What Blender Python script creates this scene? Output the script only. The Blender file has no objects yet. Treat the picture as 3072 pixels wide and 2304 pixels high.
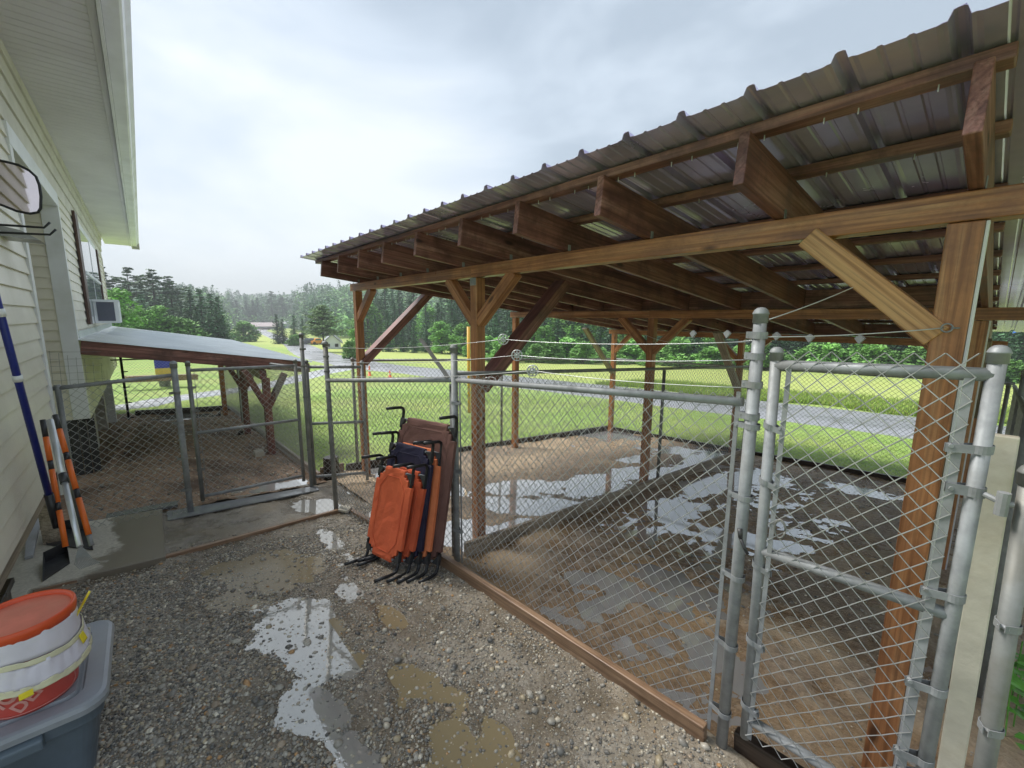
import bpy, math, random
import numpy as np
from mathutils import Matrix, Vector

S = bpy.context.scene
COL = S.collection

# ---------------------------------------------------------------- camera, sky, sun, exposure
CAM = np.array([0.0, 0.0, 1.8])
F0, CX, CY = 1268.0, 1536.0, 1152.0          # focal length in pixels of the 3072 x 2304 photograph
RC = np.array([[0.654478790411634, 0.12137449148714816, -0.7462745779654835], [0.7560530935140093, -0.09667778672288792, 0.6473307696550973], [0.006421268505611477, -0.9878874624017657, -0.1550391206766178]])                          # world = RC @ (right, down, forward)
cam_d = bpy.data.cameras.new('camera')
cam = bpy.data.objects.new('camera', cam_d)
COL.objects.link(cam)
M = Matrix.Identity(4)
for i in range(3):
    M[i][0] = RC[i][0]; M[i][1] = -RC[i][1]; M[i][2] = -RC[i][2]; M[i][3] = CAM[i]
cam.matrix_world = M
cam_d.sensor_width = 36.0
cam_d.lens = F0 / 3072.0 * 36.0
cam_d.clip_start = 0.05
cam_d.clip_end = 3000.0
S.camera = cam
S.render.engine = 'CYCLES'
S.render.resolution_x = 1024
S.render.resolution_y = 768
S.cycles.max_bounces = 7
S.cycles.transparent_max_bounces = 8
S.cycles.volume_bounces = 0
S.view_settings.view_transform = 'Standard'
S.view_settings.look = 'None'
S.view_settings.exposure = 1.9
S.view_settings.gamma = 1.0

SUN_EL, SUN_AZ = math.radians(52), math.radians(205)   # azimuth of the sun measured in the XY plane
w = bpy.data.worlds.new('World')
S.world = w
w.use_nodes = True
nt = w.node_tree
nt.nodes.clear()
def wn(t, **k):
    n = nt.nodes.new(t)
    for a, b in k.items(): setattr(n, a, b)
    return n
out = wn('ShaderNodeOutputWorld'); bg = wn('ShaderNodeBackground')
sky = wn('ShaderNodeTexSky', sky_type='NISHITA', sun_disc=False, sun_elevation=SUN_EL,
         sun_rotation=math.radians(90) - SUN_AZ, altitude=300, air_density=1.0, dust_density=2.0)
tc = wn('ShaderNodeTexCoord')
mp = wn('ShaderNodeMapping'); mp.inputs['Scale'].default_value = (1.0, 1.0, 2.3)
mp.inputs['Location'].default_value = (1.1, 0.3, 0.2)
n1 = wn('ShaderNodeTexNoise'); n1.inputs['Scale'].default_value = 1.7; n1.inputs['Detail'].default_value = 5; n1.inputs['Roughness'].default_value = 0.55
n1.inputs['Distortion'].default_value = 0.35
cr = wn('ShaderNodeValToRGB')
el = cr.color_ramp.elements
el[0].position = 0.38; el[0].color = (1.35, 1.6, 1.85, 1)
el[1].position = 0.74; el[1].color = (2.75, 2.9, 3.0, 1)
e = el.new(0.52); e.color = (1.95, 2.22, 2.5, 1)
mx = wn('ShaderNodeMix', data_type='RGBA'); mx.inputs[0].default_value = 0.92
L = nt.links.new
L(tc.outputs['Generated'], mp.inputs['Vector']); L(mp.outputs[0], n1.inputs['Vector'])
gd = wn('ShaderNodeVectorMath', operation='DOT_PRODUCT'); gdir = RC @ np.array([800 - CX, 640 - CY, F0]); gdir /= np.linalg.norm(gdir)
gd.inputs[1].default_value = tuple(gdir); nrmz = wn('ShaderNodeVectorMath', operation='NORMALIZE'); L(tc.outputs['Generated'], nrmz.inputs[0]); L(nrmz.outputs[0], gd.inputs[0])
mr_ = wn('ShaderNodeMapRange'); mr_.inputs['From Min'].default_value = 0.84; mr_.inputs['From Max'].default_value = 1.0; mr_.inputs['To Max'].default_value = 0.22; L(gd.outputs['Value'], mr_.inputs['Value'])
ad = wn('ShaderNodeMath', operation='ADD'); L(n1.outputs['Fac'], ad.inputs[0]); L(mr_.outputs[0], ad.inputs[1]); sz = wn('ShaderNodeSeparateXYZ'); L(nrmz.outputs[0], sz.inputs[0]); mz = wn('ShaderNodeMath', operation='MULTIPLY_ADD'); mz.inputs[1].default_value = -0.10; L(sz.outputs['Z'], mz.inputs[0]); L(ad.outputs[0], mz.inputs[2]); L(mz.outputs[0], cr.inputs[0]); L(sky.outputs[0], mx.inputs[6]); L(cr.outputs[0], mx.inputs[7])
L(mx.outputs[2], bg.inputs['Color']); bg.inputs['Strength'].default_value = 0.10
L(bg.outputs[0], out.inputs['Surface'])

sd = bpy.data.lights.new('sun', 'SUN'); sd.energy = 1.5; sd.angle = math.radians(25); sd.color = (1.0, 0.97, 0.92)
so = bpy.data.objects.new('sun', sd); COL.objects.link(so)
dv = Vector((math.cos(SUN_EL) * math.cos(SUN_AZ), math.cos(SUN_EL) * math.sin(SUN_AZ), math.sin(SUN_EL)))
so.rotation_euler = dv.to_track_quat('Z', 'Y').to_euler(); so.location = (0, 0, 30)

# ---------------------------------------------------------------- measuring helpers
def ray(x, y):
    return RC @ np.array([x - CX, y - CY, F0])
def gz(x, y):                                   # the sloping yard
    return 0.0615 + 0.05 * x - 0.065 * y
def terr(x, y):                                 # the yard slope easing out into the valley floor
    p = 0.0615 + 0.05 * np.asarray(x, float) - 0.065 * np.asarray(y, float)
    q = np.maximum(0.0, -0.9 - p)
    z = np.where(p > -0.9, p, -0.9 - 5.0 * (1 - np.exp(-q / 5.0)))
    return np.minimum(z, 0.45)
def at_range(x, y, d):                          # the place seen at a photo pixel, d metres away
    r = ray(x, y); t = d / math.hypot(r[0], r[1]); return CAM + r * t

def on_ground(x, y):                             # the place on the terrain seen at a photo pixel
    r = ray(x, y); t = 0.002
    while t < 3:
        p = CAM + r * t
        if p[2] < terr(p[0], p[1]): break
        t *= 1.01
    return p
# ---------------------------------------------------------------- mesh helpers
def tag(o, label=None, cat=None, group=None, kind=None):
    if label: o['label'] = label
    if cat: o['category'] = cat
    if group: o['group'] = group
    if kind: o['kind'] = kind
    return o
def thing(name, loc, label, cat, group=None):
    o = bpy.data.objects.new(name, None); o.location = loc; o.empty_display_size = 0.1
    COL.objects.link(o); o['_org'] = [float(v) for v in loc]
    return tag(o, label, cat, group)
ORG = {}
def org(o):
    if o is None: return np.zeros(3)
    return np.array(o['_org']) if '_org' in o else np.zeros(3)
def done():
    for o in bpy.data.objects:
        if '_org' in o: del o['_org']

class MB:
    def __init__(s): s.v = []; s.f = []; s.n = 0; s.col = []
    def add(s, v, f):
        v = np.asarray(v, float).reshape(-1, 3); s.v.append(v)
        n = s.n
        if isinstance(f, np.ndarray): s.f.append(f + n)
        else: s.f.extend([tuple(i + n for i in q) for q in f])
        s.n += len(v); return s
    def box(s, x0, x1, y0, y1, z0, z1):
        v = [(x0,y0,z0),(x1,y0,z0),(x1,y1,z0),(x0,y1,z0),(x0,y0,z1),(x1,y0,z1),(x1,y1,z1),(x0,y1,z1)]
        return s.add(v, [(0,3,2,1),(4,5,6,7),(0,1,5,4),(1,2,6,5),(2,3,7,6),(3,0,4,7)])
    def obox(s, p0, p1, w_, h_, up=(0,0,1)):
        p0 = np.array(p0, float); p1 = np.array(p1, float); d = p1 - p0; d /= np.linalg.norm(d)
        a = np.cross(up, d); a /= np.linalg.norm(a); b = np.cross(d, a)
        a = a * w_ / 2; b = b * h_ / 2
        v = [p0-a-b, p1-a-b, p1+a-b, p0+a-b, p0-a+b, p1-a+b, p1+a+b, p0+a+b]
        return s.add(v, [(0,3,2,1),(4,5,6,7),(0,1,5,4),(1,2,6,5),(2,3,7,6),(3,0,4,7)])
    def tube(s, pts, r, n=8, cap=True):
        pts = [np.array(p, float) for p in pts]; rs = r if hasattr(r, '__len__') else [r] * len(pts)
        t0 = pts[1] - pts[0]; a = np.cross(t0, (0.31, 0.17, 0.93))
        if np.linalg.norm(a) < 1e-6: a = np.cross(t0, (1, 0, 0))
        V = []
        for i, p in enumerate(pts):
            d = (pts[min(i + 1, len(pts) - 1)] - pts[max(i - 1, 0)]); d /= np.linalg.norm(d) + 1e-12
            a = a - d * (a @ d); a /= np.linalg.norm(a) + 1e-12; b = np.cross(d, a)
            for k in range(n):
                th = 2 * math.pi * k / n
                V.append(p + rs[i] * (math.cos(th) * a + math.sin(th) * b))
        Fc = []
        for i in range(len(pts) - 1):
            for k in range(n):
                k2 = (k + 1) % n; Fc.append((i*n+k, i*n+k2, (i+1)*n+k2, (i+1)*n+k))
        if cap: Fc.append(tuple(range(n - 1, -1, -1))); Fc.append(tuple((len(pts)-1)*n + k for k in range(n)))
        return s.add(V, Fc)
    def lathe(s, c, prof, n=24, axis='z', a0=0, closed=True):
        V = []; c = np.array(c, float)
        for (r, h) in prof:
            for k in range(n):
                th = a0 + 2 * math.pi * k / n; x, y = r * math.cos(th), r * math.sin(th)
                V.append(c + {'z': (x, y, h), 'x': (h, x, y), 'y': (x, h, y)}[axis])
        Fc = []
        for i in range(len(prof) - 1):
            for k in range(n):
                k2 = (k + 1) % n; Fc.append((i*n+k, i*n+k2, (i+1)*n+k2, (i+1)*n+k))
        if closed: Fc.append(tuple(range(n - 1, -1, -1))); Fc.append(tuple((len(prof)-1)*n + k for k in range(n)))
        return s.add(V, Fc)
    def prism(s, poly, y0, y1, axis='y'):       # poly in the two other axes
        m = len(poly); V = []
        for t in (y0, y1):
            for (a, b) in poly:
                V.append({'y': (a, t, b), 'x': (t, a, b), 'z': (a, b, t)}[axis])
        Fc = [tuple(range(m)), tuple(range(2*m-1, m-1, -1))]
        for i in range(m): j = (i + 1) % m; Fc.append((i, i + m, j + m, j))
        return s.add(V, Fc)
    def build(s, name, mat, parent=None, smooth=False, bevel=0, label=None, cat=None, group=None, kind=None, loc=None, colors=None):
        V = np.concatenate(s.v)
        o_ = org(parent) if parent is not None else (np.array(loc, float) if loc is not None else np.zeros(3))
        me = bpy.data.meshes.new(name)
        arrs = [f for f in s.f if isinstance(f, np.ndarray)]
        if arrs and len(arrs) == len(s.f):
            Fa = np.concatenate(arrs); k = Fa.shape[1]
            me.vertices.add(len(V)); me.vertices.foreach_set('co', (V - o_).ravel())
            me.loops.add(Fa.size); me.loops.foreach_set('vertex_index', Fa.ravel().astype(np.int32))
            me.polygons.add(len(Fa)); me.polygons.foreach_set('loop_start', np.arange(0, Fa.size, k, dtype=np.int32))
            me.polygons.foreach_set('loop_total', np.full(len(Fa), k, dtype=np.int32))
            me.update(calc_edges=True); me.validate()
        else:
            fs = []
            for f in s.f:
                if isinstance(f, np.ndarray): fs.extend([tuple(int(i) for i in q) for q in f])
                else: fs.append(f)
            me.from_pydata([tuple(p) for p in (V - o_)], [], fs)
            import bmesh
            b = bmesh.new(); b.from_mesh(me); bmesh.ops.recalc_face_normals(b, faces=b.faces); b.to_mesh(me); b.free()
        if colors is not None:
            ca = me.color_attributes.new('tint', 'FLOAT_COLOR', 'POINT')
            ca.data.foreach_set('color', np.concatenate([np.asarray(colors, float), np.ones((len(V), 1))], 1).ravel())
        if mat: me.materials.append(mat)
        if smooth: me.polygons.foreach_set('use_smooth', np.ones(len(me.polygons), bool))
        o = bpy.data.objects.new(name, me); COL.objects.link(o)
        if parent is not None:
            o.parent = parent; o['_org'] = [float(v) for v in org(parent)]
        else: o.location = o_; o['_org'] = [float(v) for v in o_]
        if bevel:
            m = o.modifiers.new('bevel', 'BEVEL'); m.width = bevel; m.segments = 2; m.limit_method = 'ANGLE'; m.harden_normals = False
        if label or cat or group or kind: tag(o, label, cat, group, kind)
        return o
def lumber(name, p0, p1, w_, h_, mat, parent=None, up=(0,0,1), bevel=0.004, cut=None, **kw):
    """a board whose local X runs along its length, so the grain follows it"""
    p0 = Vector(p0); p1 = Vector(p1); d = (p1 - p0); Ln = d.length; d.normalize()
    a = Vector(up).cross(d).normalized(); b = d.cross(a)
    o = MB()
    nseg = max(1, int(Ln / 0.5)); V = []; Fc = []
    for i in range(nseg + 1):
        x = Ln * i / nseg
        xb = x; xt = x
        if cut and i == 0: xb, xt = cut[0], cut[1]
        if cut and i == nseg: xb, xt = Ln + cut[2], Ln + cut[3]
        V += [(xb, -w_/2, -h_/2), (xb, w_/2, -h_/2), (xt, w_/2, h_/2), (xt, -w_/2, h_/2)]
    for i in range(nseg):
        q = i * 4
        for k in range(4): k2 = (k + 1) % 4; Fc.append((q+k, q+k2, q+4+k2, q+4+k))
    Fc.append((3,2,1,0)); q = nseg*4; Fc.append((q,q+1,q+2,q+3))
    o.add(V, Fc)
    ob = o.build(name, mat, None, bevel=bevel, **kw)
    mw = Matrix(((d.x, a.x, b.x, p0.x), (d.y, a.y, b.y, p0.y), (d.z, a.z, b.z, p0.z), (0, 0, 0, 1)))
    if parent is not None:
        ob.parent = parent; mw = Matrix.Translation(-Vector(org(parent))) @ mw
    ob.matrix_basis = mw; ob['_org'] = [float(v) for v in p0]
    return ob

# ---------------------------------------------------------------- material helpers
class NM:
    def __init__(s, name, rough=0.6, metal=0.0, col=(0.5,0.5,0.5), spec=0.5):
        s.m = bpy.data.materials.new(name); s.m.use_nodes = True; s.t = s.m.node_tree
        s.b = s.t.nodes['Principled BSDF']; s.b.inputs['Roughness'].default_value = rough
        s.b.inputs['Metallic'].default_value = metal; s.b.inputs['Base Color'].default_value = (*col, 1)
        s.b.inputs['Specular IOR Level'].default_value = spec
        s.coord = None
    def n(s, t, **k):
        n = s.t.nodes.new(t)
        for a, b in k.items():
            if a in n.inputs.keys(): n.inputs[a].default_value = b
            else: setattr(n, a, b)
        return n
    def l(s, a, b): s.t.links.new(a, b)
    def co(s, kind='Object', scale=(1,1,1), rnd=False):
        c = s.n('ShaderNodeTexCoord'); m = s.n('ShaderNodeMapping'); m.inputs['Scale'].default_value = scale
        s.l(c.outputs[kind], m.inputs['Vector'])
        if rnd:
            oi = s.n('ShaderNodeObjectInfo'); ml = s.n('ShaderNodeMath', operation='MULTIPLY'); ml.inputs[1].default_value = 37.0
            s.l(oi.outputs['Random'], ml.inputs[0]); cb = s.n('ShaderNodeCombineXYZ')
            for k in range(3): s.l(ml.outputs[0], cb.inputs[k])
            s.l(cb.outputs[0], m.inputs['Location'])
        return m.outputs[0]
    def noise(s, vec, scale, detail=4, rough=0.55, dist=0.0):
        n = s.n('ShaderNodeTexNoise'); n.inputs['Scale'].default_value = scale; n.inputs['Detail'].default_value = detail
        n.inputs['Roughness'].default_value = rough; n.inputs['Distortion'].default_value = dist
        if vec is not None: s.l(vec, n.inputs['Vector'])
        return n.outputs['Fac']
    def ramp(s, fac, stops, interp='LINEAR'):
        r = s.n('ShaderNodeValToRGB'); r.color_ramp.interpolation = interp; e = r.color_ramp.elements
        while len(e) < len(stops): e.new(0.5)
        for i, (p, c) in enumerate(stops):
            e[i].position = p; e[i].color = (*c, 1) if hasattr(c, '__len__') else (c, c, c, 1)
        s.l(fac, r.inputs[0]); return r.outputs[0]
    def mix(s, a, b, fac, mode='MIX'):
        m = s.n('ShaderNodeMix', data_type='RGBA', blend_type=mode)
        if isinstance(fac, (int, float)): m.inputs[0].default_value = fac
        else: s.l(fac, m.inputs[0])
        for i, v in ((6, a), (7, b)):
            if isinstance(v, tuple): m.inputs[i].default_value = (*v, 1)
            else: s.l(v, m.inputs[i])
        return m.outputs[2]
    def math(s, op, a, b=None):
        m = s.n('ShaderNodeMath', operation=op)
        for i, v in ((0, a), (1, b)):
            if v is None: continue
            if isinstance(v, (int, float)): m.inputs[i].default_value = v
            else: s.l(v, m.inputs[i])
        return m.outputs[0]
    def color(s, c): s.l(c, s.b.inputs['Base Color']); return s
    def rough(s, c): s.l(c, s.b.inputs['Roughness']); return s
    def bump(s, h, strength=0.3, dist=0.01):
        b = s.n('ShaderNodeBump'); b.inputs['Strength'].default_value = strength; b.inputs['Distance'].default_value = dist
        s.l(h, b.inputs['Height']); s.l(b.outputs[0], s.b.inputs['Normal']); return s

def wood(name, dark, mid, light, rough=0.5, grain=14, stain=0.35, ring=1.0):
    m = NM(name, rough); v = m.co('Object', (1, 1, 1), rnd=True)
    mp_ = m.n('ShaderNodeMapping'); mp_.inputs['Scale'].default_value = (0.55, grain, grain); m.l(v, mp_.inputs['Vector'])
    g1 = m.noise(mp_.outputs[0], 1.6 * ring, 5, 0.6, 1.2)
    mp2 = m.n('ShaderNodeMapping'); mp2.inputs['Scale'].default_value = (0.3, 5, 5); m.l(v, mp2.inputs['Vector'])
    wv = m.n('ShaderNodeTexWave', wave_type='RINGS', rings_direction='X'); wv.inputs['Scale'].default_value = 1.9 * ring
    wv.inputs['Distortion'].default_value = 9; wv.inputs['Detail'].default_value = 3; wv.inputs['Detail Scale'].default_value = 0.55
    m.l(mp2.outputs[0], wv.inputs['Vector'])
    c1 = m.ramp(g1, [(0.28, dark), (0.5, mid), (0.75, light)])
    c2 = m.ramp(wv.outputs['Fac'], [(0.0, (0.42,0.34,0.28)), (0.2, (0.95,0.93,0.9)), (0.6, (1,1,1)), (1.0, (0.82,0.78,0.72))])
    c = m.mix(c1, c2, 0.5, 'MULTIPLY')
    st = m.noise(v, 2.6, 7, 0.72, 0.4); mp3 = m.n('ShaderNodeMapping'); mp3.inputs['Scale'].default_value = (1.2, 60, 60); m.l(v, mp3.inputs['Vector']); fg = m.noise(mp3.outputs[0], 2.0, 4, 0.7); c = m.mix(c, m.ramp(fg, [(0.32, (0.45,0.40,0.36)), (0.5, (1,1,1)), (0.7, (1.15,1.12,1.08))]), 0.7, 'MULTIPLY')
    c = m.mix(c, tuple(x * 0.5 for x in dark), m.ramp(st, [(0.46, 0.0), (0.62, stain)]))
    kn = m.n('ShaderNodeTexVoronoi', feature='F1'); mk = m.n('ShaderNodeMapping'); mk.inputs['Scale'].default_value = (1.1, 3.5, 3.5); m.l(v, mk.inputs['Vector'])
    kn.inputs['Scale'].default_value = 1.9; m.l(mk.outputs[0], kn.inputs['Vector'])
    c = m.mix(c, tuple(x * 0.35 for x in dark), m.ramp(kn.outputs['Distance'], [(0.06, 0.95), (0.13, 0.0)]))
    m.color(c); m.rough(m.ramp(st, [(0.3, rough + 0.12), (0.7, rough - 0.15)]))
    m.bump(g1, 0.35, 0.004); return m.m
def plain(name, col, rough=0.5, metal=0.0, var=0.12, scale=6, bump=0.0, spec=0.5, tint=None):
    m = NM(name, rough, metal, col, spec); v = m.co('Object', rnd=True); f = m.noise(v, scale, 5, 0.6)
    lo = tuple(c * (1 - var) for c in col); hi = tuple(min(1, c * (1 + var)) for c in col)
    c = m.ramp(f, [(0.3, lo), (0.7, hi)])
    if tint:
        f2 = m.noise(v, scale * 0.37, 6, 0.65); c = m.mix(c, tint, m.ramp(f2, [(0.5, 0.0), (0.68, 0.6)]))
    m.color(c); m.rough(m.ramp(f, [(0.3, min(1, rough * 1.25)), (0.7, rough * 0.8)]))
    if bump: m.bump(m.noise(v, scale * 4, 4), bump, 0.01)
    return m.m

# ================================================================ SETTING
rng = np.random.RandomState(7); random.seed(7)
def vnoise(x, y, scale, seed, octs=3):
    x = np.asarray(x, float) * scale; y = np.asarray(y, float) * scale; out = 0; amp = 1; tot = 0
    for o in range(octs):
        r = np.random.RandomState(seed + o); tab = r.rand(257, 257)
        xi = np.floor(x).astype(int); yi = np.floor(y).astype(int); fx = x - xi; fy = y - yi
        fx = fx*fx*(3-2*fx); fy = fy*fy*(3-2*fy)
        a = tab[xi % 256, yi % 256]; b = tab[(xi+1) % 256, yi % 256]; c = tab[xi % 256, (yi+1) % 256]; d = tab[(xi+1) % 256, (yi+1) % 256]
        out = out + amp * (a*(1-fx)*(1-fy) + b*fx*(1-fy) + c*(1-fx)*fy + d*fx*fy); tot += amp
        amp *= 0.5; x = x * 2.03 + 11; y = y * 2.03 + 5
    return out / tot - 0.5
def grid_mesh(xs, ys, zf, keep=None):
    X, Y = np.meshgrid(xs, ys, indexing='ij'); Z = zf(X, Y); m = MB()
    V = np.stack([X, Y, Z], -1).reshape(-1, 3); nx, ny = X.shape
    i, j = np.meshgrid(np.arange(nx-1), np.arange(ny-1), indexing='ij'); a = (i*ny + j)
    Fq = np.stack([a, a+ny, a+ny+1, a+1], -1)
    if keep is not None:
        k = keep(X, Y, Z); kk = k[:-1,:-1] | k[1:,:-1] | k[:-1,1:] | k[1:,1:]; Fq = Fq[kk]
    Fq = Fq.reshape(-1, 4)
    used = np.unique(Fq); remap = np.zeros(len(V), int); remap[used] = np.arange(len(used))
    m.add(V[used], remap[Fq]); return m

# ---- materials of the ground
m = NM('lawn', 0.8, spec=0.2); v = m.co('Object', (1,1,1))
a1 = m.noise(v, 0.25, 5, 0.6); a2 = m.noise(v, 9, 5, 0.7); a3 = m.noise(v, 1.4, 4, 0.6)
c = m.ramp(a2, [(0.3, (0.19,0.31,0.065)), (0.5, (0.29,0.42,0.11)), (0.72, (0.41,0.52,0.17))])
c = m.mix(c, (0.42,0.43,0.16), m.ramp(a1, [(0.42, 0.0), (0.66, 0.65)]))
c = m.mix(c, (0.15,0.27,0.055), m.ramp(a3, [(0.45, 0.0), (0.7, 0.6)]))
c = m.mix(c, (0.33,0.30,0.17), m.ramp(m.noise(v, 0.7, 7, 0.75), [(0.56, 0.0), (0.7, 0.6)]))
sx = m.n('ShaderNodeSeparateXYZ'); m.l(v, sx.inputs[0])
gy = m.math('ADD', sx.outputs['Y'], m.math('MULTIPLY', m.noise(v, 0.3, 3), 3.0))
c = m.mix(c, (0.45,0.50,0.15), m.ramp(m.math('DIVIDE', gy, 60.0), [(0.31, 0.0), (0.37, 0.7), (0.62, 0.75), (0.9, 0.2)]))
m.color(c); m.bump(a2, 0.8, 0.05); M_lawn = m.m
m = NM('wet_asphalt', 0.22, spec=0.6); v = m.co('Object'); a1 = m.noise(v, 0.5, 5, 0.6); a2 = m.noise(v, 40, 3)
m.color(m.ramp(a2, [(0.3, (0.30,0.30,0.315)), (0.7, (0.46,0.46,0.48))])); m.rough(m.ramp(a1, [(0.35, 0.22), (0.65, 0.42)]))
m.bump(a2, 0.06, 0.002); m.b.inputs['Metallic'].default_value = 0.35; M_road = m.m
M_path = plain('wet_concrete_path', (0.62,0.62,0.65), 0.25, 0.3, var=0.15, scale=3)
m = NM('gravelly_mud', 0.45, spec=0.5); v = m.co('Object'); a1 = m.noise(v, 2.0, 6, 0.65); a2 = m.noise(v, 60, 4, 0.7); a3 = m.noise(v, 0.9, 4)
c = m.ramp(a2, [(0.28, (0.13,0.11,0.09)), (0.5, (0.32,0.28,0.225)), (0.75, (0.50,0.45,0.375))])
c = m.mix(c, (0.27,0.215,0.145), m.ramp(a1, [(0.45, 0.0), (0.62, 0.7)]))
at = m.n('ShaderNodeAttribute', attribute_name='tint'); c = m.mix(c, (0.50,0.47,0.42), at.outputs['Fac'], 'MULTIPLY')
m.color(c); m.rough(m.math('MULTIPLY', m.ramp(a3, [(0.3, 0.25), (0.7, 0.6)]), m.ramp(at.outputs['Fac'], [(0.0, 1.0), (0.8, 0.25)]))); m.bump(a2, 0.8, 0.008); M_mud = m.m
m = NM('pen_dirt', 0.5, spec=0.5); v = m.co('Object'); a1 = m.noise(v, 0.9, 6, 0.6); a2 = m.noise(v, 28, 5, 0.7); a3 = m.noise(v, 1.6, 5, 0.6)
c = m.ramp(a2, [(0.25, (0.16,0.115,0.08)), (0.5, (0.34,0.255,0.18)), (0.78, (0.50,0.40,0.29))])
c = m.mix(c, (0.58,0.44,0.285), m.ramp(a1, [(0.44, 0.0), (0.58, 0.75)]))
m.color(c); vd = m.n('ShaderNodeVectorMath', operation='DISTANCE'); vd.inputs[1].default_value = (-1.5, 3.4, -0.2); m.l(v, vd.inputs[0])
wf = m.math('ADD', m.math('MULTIPLY', vd.outputs['Value'], 0.4), a3); at = m.n('ShaderNodeAttribute', attribute_name='tint'); m.color(m.mix(c, (0.80,0.70,0.57), at.outputs['Fac'], 'MULTIPLY')); m.rough(m.math('MULTIPLY', m.ramp(wf, [(0.55, 0.30), (0.85, 0.42), (1.25, 0.65)]), m.ramp(at.outputs['Fac'], [(0.0, 1.0), (0.9, 0.3)]))); m.bump(a2, 1.0, 0.03); M_pen = m.m
m = NM('kennel_soil', 0.7, spec=0.3); v = m.co('Object'); a1 = m.noise(v, 1.3, 6, 0.65); a2 = m.noise(v, 22, 5, 0.72)
c = m.ramp(a2, [(0.3, (0.14,0.088,0.055)), (0.5, (0.32,0.215,0.14)), (0.75, (0.48,0.35,0.245))])
c = m.mix(c, (0.10,0.066,0.046), m.ramp(a1, [(0.5, 0.0), (0.65, 0.8)])); m.color(c); m.bump(a2, 0.9, 0.02); M_soil = m.m
def water(name, col, rip=0.05, rough=0.03, metal=0.0):
    m = NM(name, rough, metal, col=col, spec=0.85); m.b.inputs['IOR'].default_value = 1.5; v = m.co('Object')
    m.bump(m.noise(v, 16, 3), rip, 0.01); return m.m
M_water = water('muddy_water', (0.50,0.48,0.44), 0.04, 0.03, 0.42); M_silt = water('silty_water', (0.27,0.215,0.125), 0.03, 0.12); M_silt.node_tree.nodes['Principled BSDF'].inputs['Specular IOR Level'].default_value = 0.25
M_water2 = water('grey_water', (0.62,0.61,0.60), 0.025, 0.05, 0.6)

# ---- terrain: one sheet to the horizon
def axis(lo, a, b, hi, s0, g=1.12):
    mid = list(np.arange(a, b + 1e-6, s0)); L_ = []; R_ = []; s_ = s0; x = a
    while x > lo: s_ *= g; x -= s_; L_.append(x)
    s_ = s0; x = b
    while x < hi: s_ *= g; x += s_; R_.append(x)
    return np.array(L_[::-1] + mid + R_)
def inside(X, Y, x0, x1, y0, y1): return (X > x0) & (X < x1) & (Y > y0) & (Y < y1)
def lawn_z(X, Y):
    z = terr(X, Y) + vnoise(X, Y, 0.5, 3, 3) * 0.05 * (np.hypot(X, Y) > 6)
    dug = inside(X, Y, -5.95, 0.75, 1.6, 8.0) | inside(X, Y, -5.95, 1.1, -1.6, 1.9) | inside(X, Y, -13.6, -5.0, -1.1, 1.6)
    return np.where(dug, z - 0.22, z)
t = grid_mesh(axis(-1300, -19, 3, 500, 0.2), axis(-300, -3, 11, 1500, 0.2), lawn_z)
t.build('ground', M_lawn, smooth=True, kind='structure')

def strip(name, path, width, mat, dz, kind='structure', step=1.0):
    P = [np.array(p[:2], float) for p in path]; W = width if hasattr(width, '__len__') else [width]*len(P)
    pts = []
    for i in range(len(P)-1):
        a = P[max(i-1,0)]; b = P[i]; c_ = P[i+1]; d = P[min(i+2,len(P)-1)]
        n_ = max(2, int(np.linalg.norm(c_-b)/step))
        for k in range(n_ + (i == len(P)-2)):
            t_ = k / n_; t2 = t_*t_; t3 = t2*t_
            q = 0.5*((2*b)+(-a+c_)*t_+(2*a-5*b+4*c_-d)*t2+(-a+3*b-3*c_+d)*t3); pts.append((q, W[i]*(1-t_)+W[i+1]*t_))
    m_ = MB(); V = []; nc = 9
    for i, (q, w_) in enumerate(pts):
        d = pts[min(i+1,len(pts)-1)][0] - pts[max(i-1,0)][0]; d /= np.linalg.norm(d); nrm = np.array([-d[1], d[0]])
        for k in range(nc):
            p = q + nrm * w_ * (k/(nc-1) - 0.5); V.append((p[0], p[1], float(terr(p[0], p[1])) + dz - (0.12 if k in (0, nc-1) else 0)))
    Fc = [(i*nc+k, (i+1)*nc+k, (i+1)*nc+k+1, i*nc+k+1) for i in range(len(pts)-1) for k in range(nc-1)]
    m_.add(V, Fc); return m_.build(name, mat, smooth=True, kind=kind)
g_ = on_ground
far = [((g_(950,1055)+g_(950,1075))/2), g_(880,1030), g_(820,1008), g_(775,991), g_(745,986)]
strip('road', [(60,13.6),(20,14.6),(0,15.1),(-7,15.6),(-16,15.6),(-26,15.4),(-36,14.6)] + [p[:2] for p in far], [5.2,5.2,5.2,5.4,5.6,5.8,5.8,5.8,5.6,5.6,6,6], M_road, 0.07)
dw = [g_(330,1228), g_(470,1208), g_(620,1185), g_(800,1158), g_(960,1120), g_(1030,1105)]
strip('driveway', [(-16.5,-4.5)] + [p[:2] for p in dw], [0.9,0.9,1.0,1.0,1.2,1.7,2.6], M_path, 0.06, step=0.6)
strip('side_road', [p[:2] for p in (g_(760,1000), g_(800,985), g_(835,977))], [6, 6, 9], M_path, 0.12)

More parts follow.
